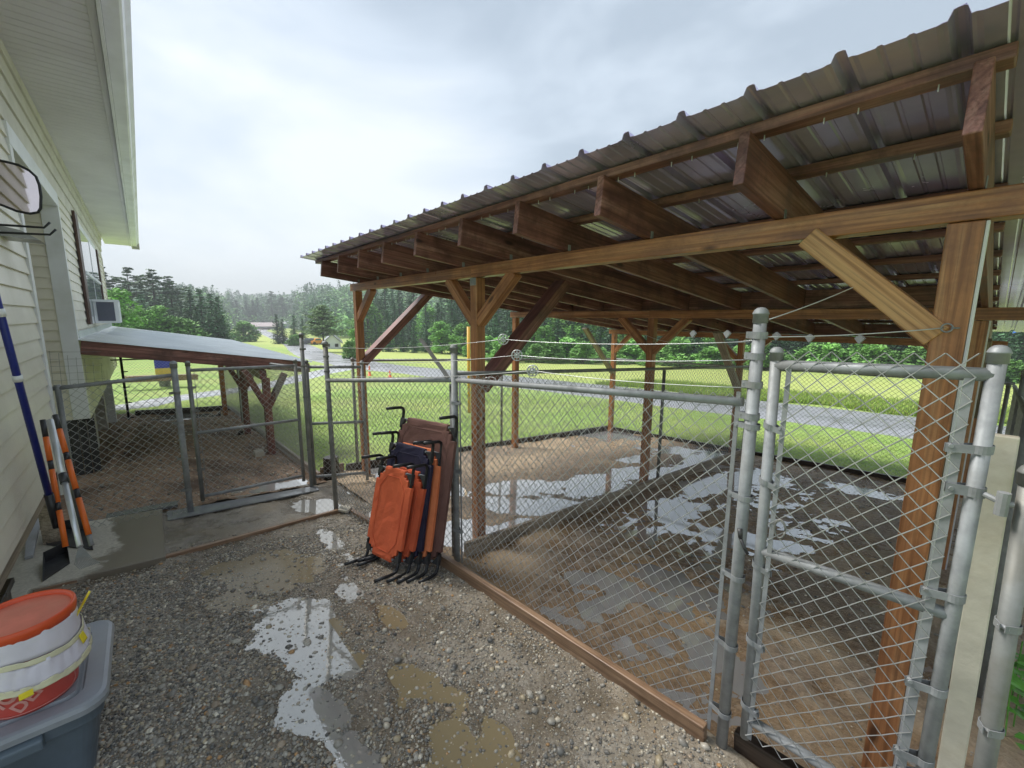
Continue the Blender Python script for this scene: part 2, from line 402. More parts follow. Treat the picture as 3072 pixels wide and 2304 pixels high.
# ---- the trodden yard with its puddles (ground dips, water lies in the dips)
def pudfield(X, Y, P):
    d = np.zeros_like(X)
    for (x, y, rx, ry, ang, amp) in P:
        ca, sa = math.cos(math.radians(ang)), math.sin(math.radians(ang)); u = ((X-x)*ca + (Y-y)*sa)/rx; v_ = (-(X-x)*sa + (Y-y)*ca)/ry
        d = np.maximum(d, amp*np.exp(-(u*u+v_*v_)**1.3))
    return d
YP = [(-3.55,0.52,0.42,0.30,20,.034), (-3.2,0.30,0.3,0.16,10,.022), (-2.62,0.55,0.36,0.22,0,.034), (-2.3,0.60,0.30,0.17,20,.028), (-1.98,0.44,0.24,0.13,10,.030),
      (-1.62,0.50,0.20,0.07,10,.024), (-2.85,0.95,0.16,0.10,0,.026), (-2.42,1.05,0.14,0.07,0,.026), (-1.8,0.92,0.20,0.09,20,.026), (-1.36,0.86,0.16,0.09,0,.028), (-1.25,1.03,0.14,0.09,0,.026),
      (-3.8,1.12,0.22,0.09,0,.026), (-4.72,1.25,0.32,0.2,20,.034), (-4.95,1.85,0.5,0.14,0,.03), (-3.75,1.62,0.7,0.1,0,.026), (-5.35,0.85,0.16,0.5,0,.03)]
def yard_z(X, Y):
    return gz(X, Y) + vnoise(X, Y, 1.3, 21, 3)*0.022 + vnoise(X, Y, 4.5, 27, 3)*0.030 + vnoise(X, Y, 14, 31, 3)*0.016 - pudfield(X, Y, YP)
def wetc(mb, lev, span):
    v_ = np.concatenate(mb.v); w_ = np.clip(1 - (v_[:,2] - (gz(v_[:,0], v_[:,1]) - lev))/span, 0, 1); return np.repeat(w_[:,None], 3, 1)
def yard_w(X, Y): return gz(X, Y) - 0.0135 + 0*X
ys = grid_mesh(np.arange(-5.55, 1.2, 0.016), np.arange(-1.25, 1.80, 0.016), yard_z); ys.build('gravel_yard', M_mud, smooth=True, kind='structure', colors=wetc(ys, 0.0135, 0.022))
def brownp(X, Y): return ((X > -4.1) & (X < -3.03) & (Y < 0.98)) | ((X > -2.62) & (Y > 0.70))
grid_mesh(np.arange(-5.5, 0.9, 0.03), np.arange(-0.9, 1.78, 0.03), yard_w, lambda X, Y, Z: (yard_z(X, Y) < Z + 0.003) & ~brownp(X, Y)).build('puddle', M_water, smooth=True, kind='structure')
grid_mesh(np.arange(-5.5, 0.9, 0.03), np.arange(-0.9, 1.78, 0.03), lambda X, Y: yard_w(X, Y) - 0.0004, lambda X, Y, Z: (yard_z(X, Y) < Z + 0.003) & brownp(X, Y)).build('puddle', M_silt, smooth=True, kind='structure')
PP = [(-4.35,2.75,.6,.22,0,.05), (-3.85,3.55,.75,.45,60,.075), (-3.35,4.35,.45,.65,0,.07), (-3.5,3.0,.5,.3,20,.05), (-3.15,3.3,.28,.34,0,.055), (-3.4,5.2,.35,.5,0,.06), (-3.8,6.0,.28,.5,0,.05), (-3.05,5.6,.25,.8,0,.05),
      (-3.15,2.15,.26,.22,0,.06), (-2.95,2.55,.14,.4,0,.055), (-2.9,6.6,.3,.5,0,.05), (-4.8,2.3,.9,.12,0,.045), (-5.2,7.5,.8,.4,20,.035),
      (-2.38,5.6,.26,.7,0,.05), (-2.25,4.3,.30,.45,10,.05), (-1.9,3.7,.55,.35,20,.036), (-1.4,3.5,.5,.55,0,.034), (-1.3,4.2,.5,.22,20,.034), (-1.45,2.9,.4,.2,0,.036), (-1.75,2.5,.35,.14,20,.034), (-0.9,2.4,.3,.15,0,.035),
      (-2.0,6.7,.5,.45,0,.05), (-1.0,7.0,.7,.3,0,.04), (-0.2,3.2,.3,.3,0,.03)]
def pen_z(X, Y):
    wet = pudfield(X, Y, [(-1.5,3.4,1.1,1.2,0,1.0)])
    return (gz(X, Y) + 0.006 + vnoise(X, Y, 0.55, 61, 2)*0.05 + vnoise(X, Y, 2.2, 66, 2)*0.045 + vnoise(X, Y, 5, 71, 3)*(0.024 + 0.035*wet) + vnoise(X, Y, 13, 81, 2)*(0.026 + 0.045*wet)
            + 0.035*np.exp(-((X+2.35)**2/0.1+(Y-2.1)**2/0.12)) + 0.05*np.exp(-((X+4.6)**2/1.2+(Y-4.4)**2/2.0)) - pudfield(X, Y, PP))
pg_ = grid_mesh(np.arange(-5.9, 1.3, 0.024), np.arange(1.72, 8.05, 0.024), pen_z); pg_.build('pen_ground', M_pen, smooth=True, kind='structure', colors=wetc(pg_, 0.006, 0.018))
grid_mesh(np.arange(-5.8, 1.0, 0.05), np.arange(1.85, 8.0, 0.05), lambda X, Y: gz(X, Y) - 0.004 - 0.013*(X > -2.77), lambda X, Y, Z: pen_z(X, Y) < Z + 0.004).build('puddle', M_water2, smooth=True, kind='structure')
KP = [(-12.7,0.5,.5,.5,0,.05), (-5.75,0.9,.22,.5,0,.04), (-7.0,0.3,.2,.3,0,.012)]
def ken_z(X, Y): return gz(X, Y) + 0.02 + 0.13*np.exp(-((X+8.6)**2/4.5+(Y-0.15)**2/0.35)) + 0.06*np.exp(-((X+6.6)**2/0.5+(Y+0.1)**2/0.2)) + vnoise(X, Y, 0.7, 91, 2)*0.08 + vnoise(X, Y, 6, 95, 3)*0.07 - pudfield(X, Y, KP)
grid_mesh(np.arange(-13.7, -5.42, 0.04), np.arange(-1.2, 1.62, 0.04), ken_z).build('kennel_ground', M_soil, smooth=True, kind='structure')
grid_mesh(np.arange(-13.6, -5.45, 0.05), np.arange(-0.6, 1.6, 0.05), lambda X, Y: gz(X, Y) - 0.015 + 0*X, lambda X, Y, Z: ken_z(X, Y) < Z + 0.004).build('puddle', M_water2, smooth=True, kind='structure')

# ---- pebbles: nobody could count them
t_ = (1 + 5**0.5)/2
ICO = np.array([(-1,t_,0),(1,t_,0),(-1,-t_,0),(1,-t_,0),(0,-1,t_),(0,1,t_),(0,-1,-t_),(0,1,-t_),(t_,0,-1),(t_,0,1),(-t_,0,-1),(-t_,0,1)])/math.hypot(1,t_)
ICF = np.array([(0,11,5),(0,5,1),(0,1,7),(0,7,10),(0,10,11),(1,5,9),(5,11,4),(11,10,2),(10,7,6),(7,1,8),(3,9,4),(3,4,2),(3,2,6),(3,6,8),(3,8,9),(4,9,5),(2,4,11),(6,2,10),(8,6,7),(9,8,1)])
def pebbles(name, n, xr, yr, dens, zf, size, label):
    X = rng.uniform(*xr, n*3); Y = rng.uniform(*yr, n*3); p = dens(X, Y); k = rng.rand(n*3) < p; X = X[k][:n]; Y = Y[k][:n]; n = len(X)
    big = rng.rand(n)**3; s_ = size*(0.55 + 1.25*big)*rng.uniform(0.8, 1.2, n)
    sc = np.stack([s_*rng.uniform(0.9,1.4,n), s_*rng.uniform(0.7,1.1,n), s_*rng.uniform(0.45,0.75,n)], -1)
    an = rng.uniform(0, 6.28, n); V = ICO[None]*sc[:,None,:]*rng.uniform(0.85, 1.12, (n, 12, 1))
    tl = rng.uniform(-0.4, 0.4, n); zc = V[...,2]*np.cos(tl)[:,None] + V[...,0]*np.sin(tl)[:,None]; xc = V[...,0]*np.cos(tl)[:,None] - V[...,2]*np.sin(tl)[:,None]
    x = xc*np.cos(an)[:,None] - V[...,1]*np.sin(an)[:,None]; y = xc*np.sin(an)[:,None] + V[...,1]*np.cos(an)[:,None]
    Z = (np.maximum(zf(X, Y), yard_w(X, Y) - 0.0035) if zf is yard_z else zf(X, Y)) + s_*0.22
    P = np.stack([x + X[:,None], y + Y[:,None], zc + Z[:,None]], -1).reshape(-1, 3)
    Fc = (ICF[None] + (np.arange(n)*12)[:,None,None]).reshape(-1, 3)
    pal = np.array([(.20,.19,.17),(.32,.30,.26),(.43,.40,.34),(.10,.10,.095),(.36,.28,.20),(.52,.46,.36),(.72,.66,.54),(.46,.26,.11),(.46,.38,.25)])
    pr = np.array([.20,.20,.15,.13,.10,.09,.05,.02,.06]); ci = rng.choice(len(pal), n, p=pr/pr.sum())
    C = pal[ci]*rng.uniform(0.75, 1.25, (n,1)); C = np.repeat(C, 12, 0)
    m_ = MB(); m_.add(P, Fc); return m_.build(name, M_peb, smooth=True, colors=C, kind='stuff', label=label)
m = NM('pebble', 0.33, spec=0.5); at = m.n('ShaderNodeAttribute', attribute_name='tint'); v = m.co('Object')
m.color(m.mix(at.outputs['Color'], (0.27,0.225,0.165), m.ramp(m.noise(v, 45, 4, 0.7), [(0.45, 0.0), (0.7, 0.6)]))); M_peb = m.m
def dens1(X, Y):
    left = 1/(1+np.exp((Y - 0.35 - 0.16*(X+2.6) + vnoise(X, Y, 2.2, 5, 3)*0.7)*7))
    d = 0.13 + 0.87*left + 0.35*(X < -3.3)*(Y > 0.2); d = d*(1 - 0.82*(yard_z(X, Y) < yard_w(X, Y) - 0.003)); d[(X < -4.05) & (Y < 1.4)] *= 0.1
    d *= 0.5 + 1.0*(vnoise(X, Y, 3.1, 9, 3) > -0.05)
    return np.clip(d, 0, 1)
pebbles('gravel', 62000, (-4.4, -0.3), (-0.62, 1.74), dens1, yard_z, 0.0064, 'loose wet river gravel over the muddy yard')
pebbles('gravel', 1300, (-4.0, -0.3), (-0.6, 1.7), lambda X, Y: 0.5 + 0*X, yard_z, 0.0125, 'larger rounded pebbles among the wet gravel')
pebbles('grit', 32000, (-4.35, -0.3), (-0.6, 1.72), lambda X, Y: 0.7 + 0*X, yard_z, 0.0038, 'fine grit trodden into the mud of the yard')
pebbles('mud_clods', 7000, (-5.6, 0.2), (1.85, 7.8), lambda X, Y: 0.25 + 0.5*(vnoise(X, Y, 1.1, 15, 3) > 0), pen_z, 0.0075, 'small stones and clods in the mud of the kennel runs')
pebbles('soil_clods', 4000, (-13, -5.5), (-0.6, 1.5), lambda X, Y: 0.4 + 0*X, ken_z, 0.011, 'clods of brown soil in the kennel under the lean-to roof')

# ---- grass blades close enough to read
def blades(name, n, region, hgt, mat, label, zf):
    X, Y = region(n); n = len(X); Z = zf(X, Y); a = rng.uniform(0, 6.28, n); h = hgt*rng.uniform(0.5, 1.3, n); wd = h*0.06 + 0.0015
    lean = rng.uniform(-0.5, 0.5, (n, 2))*h[:,None]
    P = np.stack([np.stack([X-np.cos(a)*wd, Y-np.sin(a)*wd, Z-0.02], -1), np.stack([X+np.cos(a)*wd, Y+np.sin(a)*wd, Z-0.02], -1), np.stack([X+lean[:,0], Y+lean[:,1], Z+h], -1)], 1).reshape(-1, 3)
    g = rng.uniform(0.7, 1.3, (n,1)); yl = (rng.rand(n,1) < 0.25)
    C = np.repeat(np.where(yl, np.array([[.44,.48,.15]]), np.array([[.29,.43,.09]]))*g, 3, 0)
    m_ = MB(); m_.add(P, np.arange(n*3).reshape(-1, 3)); return m_.build(name, mat, colors=C, kind='stuff', label=label)
m = NM('grass_blade', 0.6, spec=0.25); at = m.n('ShaderNodeAttribute', attribute_name='tint'); m.color(at.outputs['Color']); M_blade = m.m
def reg_lawn(n):
    X = rng.uniform(-16, 2.5, n*2); Y = rng.uniform(-1, 13.0, n*2)
    k = ~(inside(X, Y, -6.0, 0.8, 1.5, 8.05) | inside(X, Y, -5.9, 9, -3, 1.9) | inside(X, Y, -13.6, -5, -9, 1.68)) & (np.hypot(X, Y) < 17) & (rng.rand(n*2) < 8.0/np.maximum(8, np.hypot(X, Y)))
    return X[k], Y[k]
blades('grass', 150000, reg_lawn, 0.036, M_blade, 'short mown lawn grass round the kennels', lambda X, Y: terr(X, Y))
def reg_weed(n):
    X = rng.uniform(-14, 5, n); Y = 18.4 + rng.rand(n)**1.6*5 + vnoise(X, X*0, 0.5, 3, 2)*1.5; return X, Y
blades('tall_weeds', 45000, reg_weed, 0.22, M_blade, 'tall unmown weeds along the far verge of the road', lambda X, Y: terr(X, Y))

# ================================================================ MATERIALS OF THINGS
W_warm = wood('warm_lumber', (0.25,0.095,0.038), (0.48,0.21,0.088), (0.62,0.35,0.175), 0.42, 12, 0.5)
W_light = wood('fresh_lumber', (0.42,0.19,0.07), (0.62,0.33,0.14), (0.72,0.45,0.22), 0.42, 12, 0.1)
W_dark = wood('stained_rafter', (0.12,0.05,0.042), (0.28,0.12,0.10), (0.48,0.27,0.23), 0.5, 9, 0.65)
W_grey = wood('weathered_board', (0.20,0.16,0.115), (0.37,0.31,0.235), (0.52,0.45,0.36), 0.55, 12, 0.4)
W_brown = wood('wet_brown_timber', (0.17,0.10,0.06), (0.33,0.21,0.13), (0.48,0.34,0.23), 0.38, 10, 0.35)
W_pale = plain('bare_pale_board', (0.68,0.64,0.53), 0.6, var=0.16, scale=5, bump=0.3, tint=(0.45,0.36,0.22))
W_black = wood('dark_wet_timber', (0.02,0.014,0.010), (0.045,0.03,0.022), (0.09,0.06,0.045), 0.35, 10, 0.3)
M_white = plain('white_trim', (0.74,0.75,0.78), 0.45, var=0.06, scale=3, tint=(0.55,0.55,0.52))
M_whitep = plain('white_plastic', (0.80,0.81,0.82), 0.35, var=0.04)
M_siding = plain('cream_siding', (0.70,0.66,0.565), 0.42, var=0.07, scale=2.5, tint=(0.60,0.56,0.47))
M_soffit = plain('grey_soffit', (0.64,0.62,0.66), 0.5, var=0.07, scale=1.5, tint=(0.55,0.53,0.56))
M_cream = plain('cream_frieze', (0.60,0.57,0.49), 0.5, var=0.08, scale=3, tint=(0.45,0.43,0.36))
M_brownp = plain('brown_shutter', (0.075,0.038,0.032), 0.45, var=0.2)
M_galv = plain('galvanised_pipe', (0.30,0.312,0.32), 0.6, 0.2, var=0.28, scale=11, tint=(0.24,0.235,0.215))
M_galvd = plain('old_galvanised_pipe', (0.24,0.245,0.235), 0.55, 0.3, var=0.25, scale=7, tint=(0.17,0.155,0.12))
M_wire = plain('chain_link_wire', (0.46,0.465,0.46), 0.5, 0.3, var=0.2, scale=20)
M_wirel = plain('bright_wire', (0.62,0.63,0.63), 0.4, 0.5, var=0.1)
M_blackm = plain('black_metal', (0.016,0.016,0.018), 0.35, 0.2, var=0.2)
M_blackp = plain('black_plastic', (0.028,0.029,0.032), 0.4, var=0.3, scale=10, tint=(0.08,0.075,0.07))
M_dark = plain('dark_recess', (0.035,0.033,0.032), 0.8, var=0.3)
M_conc = NM('damp_concrete', 0.5); v = M_conc.co('Object'); f1 = M_conc.noise(v, 2.1, 6, 0.62); f2 = M_conc.noise(v, 50, 4)
sx = M_conc.n('ShaderNodeSeparateXYZ'); M_conc.l(v, sx.inputs[0])
wet = M_conc.math('ADD', M_conc.math('MULTIPLY', sx.outputs['Y'], 1.3), M_conc.math('MULTIPLY', f1, 1.0))
wetr = M_conc.ramp(wet, [(0.48, 0.0), (0.54, 1.0)])
c = M_conc.ramp(f2, [(0.3, (0.42,0.39,0.32)), (0.7, (0.58,0.54,0.45))])
M_conc.color(M_conc.mix(c, (0.22,0.19,0.145), wetr)); M_conc.rough(M_conc.ramp(wetr, [(0, 0.75), (1, 0.28)])); M_conc.bump(f2, 0.3, 0.003); M_conc = M_conc.m
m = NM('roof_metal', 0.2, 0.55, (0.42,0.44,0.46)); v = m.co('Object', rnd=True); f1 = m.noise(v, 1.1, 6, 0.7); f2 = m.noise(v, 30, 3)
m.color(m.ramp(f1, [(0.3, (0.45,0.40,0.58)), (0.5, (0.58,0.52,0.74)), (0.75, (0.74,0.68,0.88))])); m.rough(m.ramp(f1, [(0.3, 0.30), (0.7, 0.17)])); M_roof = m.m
m = NM('wet_tin', 0.25, 0.3, (0.55,0.60,0.64)); v = m.co('Object'); f1 = m.noise(v, 2, 5); m.color(m.ramp(f1, [(0.3, (0.66,0.69,0.70)), (0.7, (0.80,0.83,0.84))])); M_tin = m.m
m = NM('window_glass', 0.03, 0.0, (0.12,0.16,0.18), 0.9); M_glass = m.m

# ================================================================ THE SHELTER OVER THE RUNS
SL = -0.118
def rz(y): return 2.22 + SL * (y - 2.13)           # underside of the rafters
sh = thing('dog_run_shelter', (-2.9, 2.13, gz(-2.9, 2.13)), 'large open timber shelter with a corrugated metal roof over the fenced dog runs', 'shelter')
PX = [-5.5, -2.9, -0.125]; PYs = [2.13, 4.85, 7.7]
for j, y in enumerate(PYs):
    for i, x in enumerate(PX):
        lumber('post', (x, y, gz(x, y) - 0.25), (x, y, rz(y) - 0.098), 0.089, 0.089, W_warm, sh, up=(1, 0, 0))
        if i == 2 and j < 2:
            lumber('lit_side_strip', (x + 0.050, y - 0.01, gz(x, y) - 0.1), (x + 0.050, y - 0.01, rz(y) - 0.10), 0.05, 0.008, M_white, sh, up=(1, 0, 0), bevel=0)  # white strip added: brightness of the wet, lit post side painted in
    xl = (-5.63, -5.6, -5.62)[j]; xr = (0.9, 0.12, 0.05)[j]
    lumber('beam', (xl, y, rz(y) - 0.048), (-2.93, y, rz(y) - 0.048), 0.089, 0.092, W_warm, sh)
    lumber('beam', (-2.93, y, rz(y) - 0.048), (xr, y, rz(y) - 0.048), 0.091, 0.094, W_warm, sh)
RX = [-5.40, -4.83, -4.25, -3.69, -3.09, -2.47, -1.90, -1.315, -0.687, -0.115]
for x in RX:
    lumber('rafter', (x, 1.67, rz(1.67) + 0.092), (x, 8.55, rz(8.55) + 0.092), 0.038, 0.184, W_dark, sh)
    for y in PYs[:1]:
        b_ = MB(); b_.box(x + 0.020, x + 0.0225, y - 0.035, y - 0.01, rz(y) + 0.002, rz(y) + 0.04); b_.build('rafter_tie', M_galv, sh)
yy = 1.745
while yy < 8.6:
    lumber('purlin', (-5.74, yy, rz(yy) + 0.184 + 0.0195), (-0.062, yy, rz(yy) + 0.184 + 0.0195), 0.075, 0.038, W_dark, sh)
    yy += 0.44 if yy < 1.8 else 0.6
for k in range(len(RX) - 1):                          # blocking between the rafters over the middle and back beams
    for y in PYs[1:]:
        lumber('blocking', (RX[k] + 0.02, y + 0.03, rz(y) + 0.095), (RX[k+1] - 0.02, y + 0.03, rz(y) + 0.095), 0.038, 0.17, W_dark, sh)
per = 0.2333
prof = []
def rib(x): return [(x, 0), (x + 0.012, 0.003), (x + 0.020, 0.003), (x + 0.028, 0.024), (x + 0.034, 0.027), (x + 0.046, 0.027), (x + 0.052, 0.024), (x + 0.060, 0.003), (x + 0.068, 0.003), (x + 0.080, 0),
                    (x + 0.118, 0), (x + 0.123, 0.004), (x + 0.131, 0.004), (x + 0.136, 0), (x + 0.180, 0), (x + 0.185, 0.004), (x + 0.193, 0.004), (x + 0.198, 0)]
for sidx in range(8):
    x0 = -5.80 + sidx * per * 4
    pts = []
    for k in range(4): pts += rib(x0 + k * per)
    pts += [(x0 + 4 * per, 0), (x0 + 4*per + 0.012, 0.003), (x0 + 4*per + 0.020, 0.003), (x0 + 4*per + 0.028, 0.025), (x0 + 4*per + 0.05, 0.028)]
    m_ = MB(); ny = 12; V = []
    for i in range(ny + 1):
        y = 1.55 + (8.85 - 1.55) * i / ny
        for (x, h) in pts: V.append((x, y, rz(y) + 0.184 + 0.042 + h + (0.0012 if sidx % 2 else 0)))
    n_ = len(pts); m_.add(V, [(i*n_+k, i*n_+k+1, (i+1)*n_+k+1, (i+1)*n_+k) for i in range(ny) for k in range(n_-1)])
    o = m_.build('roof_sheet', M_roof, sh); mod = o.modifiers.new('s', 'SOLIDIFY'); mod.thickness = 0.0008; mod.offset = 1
yb = PYs[0]
def brace(p0, p1, w_, h_, mat, c0=0, c1=0, up=(0, 1, 0)):
    lumber('brace', p0, p1, w_, h_, mat, sh, up=up, cut=(c0, -c0, c1, -c1) if (c0 or c1) else None)
z1 = rz(yb) - 0.096
brace((-5.49, yb, 1.76), (-5.02, yb, z1 + 0.01), 0.089, 0.075, W_warm)
brace((-2.93, yb, 1.76), (-3.32, yb, z1 + 0.01), 0.089, 0.075, W_warm)
brace((-2.87, yb, 1.76), (-2.42, yb, z1 + 0.01), 0.089, 0.075, W_warm)
brace((-0.15, yb - 0.004, 1.745), (-0.57, yb - 0.004, z1 + 0.01), 0.085, 0.105, W_light)
for x in (-5.5, -2.9):
    brace((x, 2.15, 1.20), (x, 3.16, 2.13), 0.10, 0.15, W_dark, up=(1, 0, 0))
for x in PX:
    yb2 = PYs[1]; zz = rz(yb2) - 0.096
    if x > -5: brace((x - 0.02, yb2, zz - 0.42), (x - 0.47, yb2, zz + 0.01), 0.085, 0.08, W_warm)
    if x < -1: brace((x + 0.02, yb2, zz - 0.42), (x + 0.47, yb2, zz + 0.01), 0.085, 0.08, W_warm)
    yb3 = PYs[2]; zz = rz(yb3) - 0.096
    if x < -1: brace((x + 0.02, yb3, zz - 0.38), (x + 0.42, yb3, zz + 0.01), 0.085, 0.08, W_warm)
    if x > -5: brace((x - 0.02, yb3, zz - 0.38), (x - 0.42, yb3, zz + 0.01), 0.085, 0.08, W_warm)
    brace((x, yb3 - 0.02, 0.62), (x, yb3 - 1.0, 1.60), 0.05, 0.12, W_grey, up=(1, 0, 0))
b_ = MB(); b_.box(-2.94, -2.86, yb - 0.0475, yb - 0.0455, 2.06, 2.12); b_.build('post_bracket', M_galv, sh)
b_ = MB()
for k in range(64):                                   # screw points and drops hanging under the front purlins
    x = -5.6 + k * 0.0885; y = 1.745 if k % 3 else 2.185; b_.tube([(x, y, rz(y) + 0.186), (x, y, rz(y) + 0.166)], 0.0022, 5)
b_.build('screw_points', M_wirel, sh, kind='stuff')

# ================================================================ THE HOUSE
YW = -0.64
hs = thing('house', (-7.5, YW, -0.4), 'cream sided house with wide soffit, white corner boards and a recessed entry', 'house')
def siding(name, a0, a1, z0, z1, base, axis, sgn, exp=0.124, d=0.015, mat=None):
    """lapped boards between a0..a1 along one axis, z0..z1, on the plane base facing sgn"""
    pts = []; z = math.floor(z0 / exp) * exp
    while z < z1:
        zb, zt = max(z, z0), min(z + exp, z1)
        f = lambda q: base + sgn * d * (1 - (q - z) / exp)
        pts += [(base, zb + 1e-4), (f(zb), zb + 1e-4), (f(zb), zb + 0.004) if zb + 0.004 < zt else (f(zb), zb + 2e-4), (f(zt), zt)]
        z += exp
    n_ = len(pts); V = []
    for a in (a0, a1):
        for (q, z) in pts: V.append((a, q, z) if axis == 'x' else (q, a, z))
    m_ = MB(); m_.add(V, [(k, k + 1, n_ + k + 1, n_ + k) for k in range(n_ - 1)]); return m_.build(name, mat or M_siding, hs)
siding('siding_wall', -5.02, -2.95, 0.56, 3.26, YW, 'x', 1)
siding('siding_wall', -9.35, -7.56, 0.45, 3.26, YW, 'x', 1)
siding('siding_wall', -15.4, -13.1, 0.45, 3.26, YW, 'x', 1)
siding('siding_wall', -13.1, -9.35, 0.45, 1.66, YW, 'x', 1)
siding('siding_wall', -1.7, YW - 0.06, 0.50, 3.26, -7.5, 'y', 1)
siding('siding_wall', -5.1, -7.5, 0.5, 3.26, -1.7, 'x', 1)
def hb(name, x0, x1, y0, y1, z0, z1, mat, bevel=0.003, parent=None):
    b = MB(); b.box(x0, x1, y0, y1, z0, z1); return b.build(name, mat, parent or hs, bevel=bevel)
hb('backing_wall', -15.38, -7.52, YW - 0.25, YW - 0.01, 0.47, 3.7, M_dark)
hb('backing_wall', -5.08, -2.95, YW - 0.25, YW - 0.01, 0.58, 3.7, M_siding)
hb('corner_board', -5.12, -5.02, YW - 0.02, YW + 0.022, 0.30, 3.06, M_white)
hb('corner_board', -7.56, -7.478, YW - 0.13, YW + 0.022, 0.50, 3.06, M_white)
hb('corner_board', -15.46, -15.36, YW - 0.1, YW + 0.022, 0.45, 3.26, M_cream)
hb('entry_header', -7.56, -5.02, YW - 0.12, YW + 0.024, 3.06, 3.22, M_white)
hb('entry_ceiling', -7.5, -5.05, -1.7, YW - 0.12, 3.10, 3.13, M_soffit)
hb('wall_sheathing', -5.08, -5.05, -1.7, YW - 0.03, 0.5, 3.1, M_soffit)
for (z0, z1, d) in ((3.22, 3.40, 0.016), (3.40, 3.56, 0.030), (3.56, 3.70, 0.044), (3.70, 3.80, 0.060)):
    hb('frieze_board', -15.42, -2.95, YW - 0.03, YW + d, z0 + 0.001, z1 - 0.005, M_cream)
m_ = MB(); V = []; x = -17.0; pts = []                  # vented soffit, fine grooves running from wall to gutter
while x < -0.8: pts += [(x, 3.800), (x + 0.088, 3.800), (x + 0.091, 3.806), (x + 0.097, 3.806), (x + 0.100, 3.800)]; x += 0.1001
n_ = len(pts)
for y in (YW + 0.05, -0.03):
    for (a, z) in pts: V.append((a, y, z))
m_.add(V, [(k, k + 1, n_ + k + 1, n_ + k) for k in range(n_ - 1)]); m_.build('soffit', M_soffit, hs)
hb('soffit_edge', -17.02, -0.8, -0.075, -0.030, 3.792, 3.7995, M_soffit)
hb('fascia', -17.05, -0.8, -0.028, -0.004, 3.76, 3.98, M_white)
m_ = MB(); gp = [(-0.002, 3.93), (-0.002, 3.80), (0.085, 3.80), (0.10, 3.81), (0.115, 3.86), (0.15, 3.90), (0.152, 3.925), (0.14, 3.925), (0.135, 3.90), (0.10, 3.865), (0.088, 3.815), (0.008, 3.812), (0.006, 3.93)]
m_.prism(gp, -17.06, -0.8, 'x'); m_.build('gutter', M_white, hs)
b_ = MB(); b_.box(-17.075, -17.04, -0.02, 0.155, 3.72, 3.93); b_.build('gutter_end', plain('stained_metal', (0.42,0.41,0.36), 0.6, var=0.35, scale=20, tint=(0.16,0.13,0.09)), hs, bevel=0.01)
m_ = MB(); m_.prism([(-17.1, 0), (-0.7, 0), (-0.7, 0.03), (-17.1, 0.03)], 0, 1, 'y'); m_.v = [np.array([(x, 0.02 - t * 3.4, 3.95 + z + t * 1.3) for (x, t, z) in m_.v[0]])]; m_.build('roof', plain('dark_shingles', (0.09,0.09,0.09), 0.8), hs)
win = hb('window', -12.95, -9.5, YW - 0.03, YW + 0.03, 1.66, 3.26, M_white)
for (x0, x1) in ((-12.8, -11.3), (-11.1, -9.65)):
    hb('pane', x0, x1, YW + 0.02, YW + 0.036, 1.78, 3.14, M_glass, 0, win)
    hb('sash', x0, x1, YW + 0.03, YW + 0.055, 2.44, 2.49, M_white, 0.002, win)
hb('shutter', -9.42, -9.06, YW + 0.018, YW + 0.05, 1.66, 3.30, M_brownp)
hb('shutter', -13.3, -13.05, YW + 0.018, YW + 0.05, 1.66, 3.20, M_brownp)
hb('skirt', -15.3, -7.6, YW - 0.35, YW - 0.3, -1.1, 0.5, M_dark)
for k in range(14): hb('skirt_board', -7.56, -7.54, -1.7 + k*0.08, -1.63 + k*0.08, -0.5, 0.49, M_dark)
for k in range(9): hb('skirt_board', -5.75, -5.73, -1.75 + k*0.09, -1.67 + k*0.09, -0.4, 0.5, W_black)
for x in (-13.9, -11.6, -9.4): hb('pier', x - 0.12, x + 0.12, YW - 0.28, YW - 0.08, -1.0, 0.45, M_conc)
hb('support_post', -5.12, -5.0, YW - 0.16, YW - 0.04, -0.3, 0.56, W_grey)
hb('support_post', -3.45, -3.33, YW - 0.6, YW - 0.48, -0.3, 0.56, W_grey)
hb('floor_frame', -5.1, -2.95, YW - 1.2, YW - 0.03, 0.42, 0.555, W_grey)
hb('downspout', -12.45, -12.38, YW - 0.14, YW + 0.02, -0.62, 0.42, M_whitep, 0.01)

ac = thing('air_conditioner', (-10.4, -0.5, 1.67), 'white window air conditioner with dark grille under the sash of the house window', 'air conditioner')
b_ = MB(); b_.box(-10.75, -10.10, YW + 0.035, -0.28, 1.665, 2.06); b_.build('case', M_whitep, ac, bevel=0.01)
b_ = MB(); b_.box(-10.10, -10.092, YW + 0.08, -0.34, 1.70, 2.02); b_.build('grille', plain('grey_grille', (0.12,0.125,0.16), 0.5), ac)
b_ = MB(); b_.box(-10.092, -10.088, YW + 0.03, -0.27, 2.02, 2.06); b_.build('rim', M_whitep, ac)

# lean-to over the side kennel
lt = thing('lean_to_shelter', (-7.5, 1.35, gz(-7.5, 1.35)), 'low lean-to with a pale metal roof and dark posts against the cream house', 'shelter')
def lz(y): return 1.485 - 0.166 * (y + 0.64)
m_ = MB(); V = []; pts = []; x = -7.46
while x > -15.7: pts += [(x, 0), (x - 0.03, 0), (x - 0.045, 0.018), (x - 0.065, 0.018), (x - 0.08, 0)]; x -= 0.30
n_ = len(pts); ny = 8
for i in range(ny + 1):
    y = YW + 0.02 + (2.06 - YW) * i / ny
    for (a, h) in pts: V.append((a, y, lz(y) + 0.012 + h))
m_.add(V, [(i*n_+k, i*n_+k+1, (i+1)*n_+k+1, (i+1)*n_+k) for i in range(ny) for k in range(n_-1)])
o = m_.build('roof_sheet', M_tin, lt); mod = o.modifiers.new('s', 'SOLIDIFY'); mod.thickness = 0.002
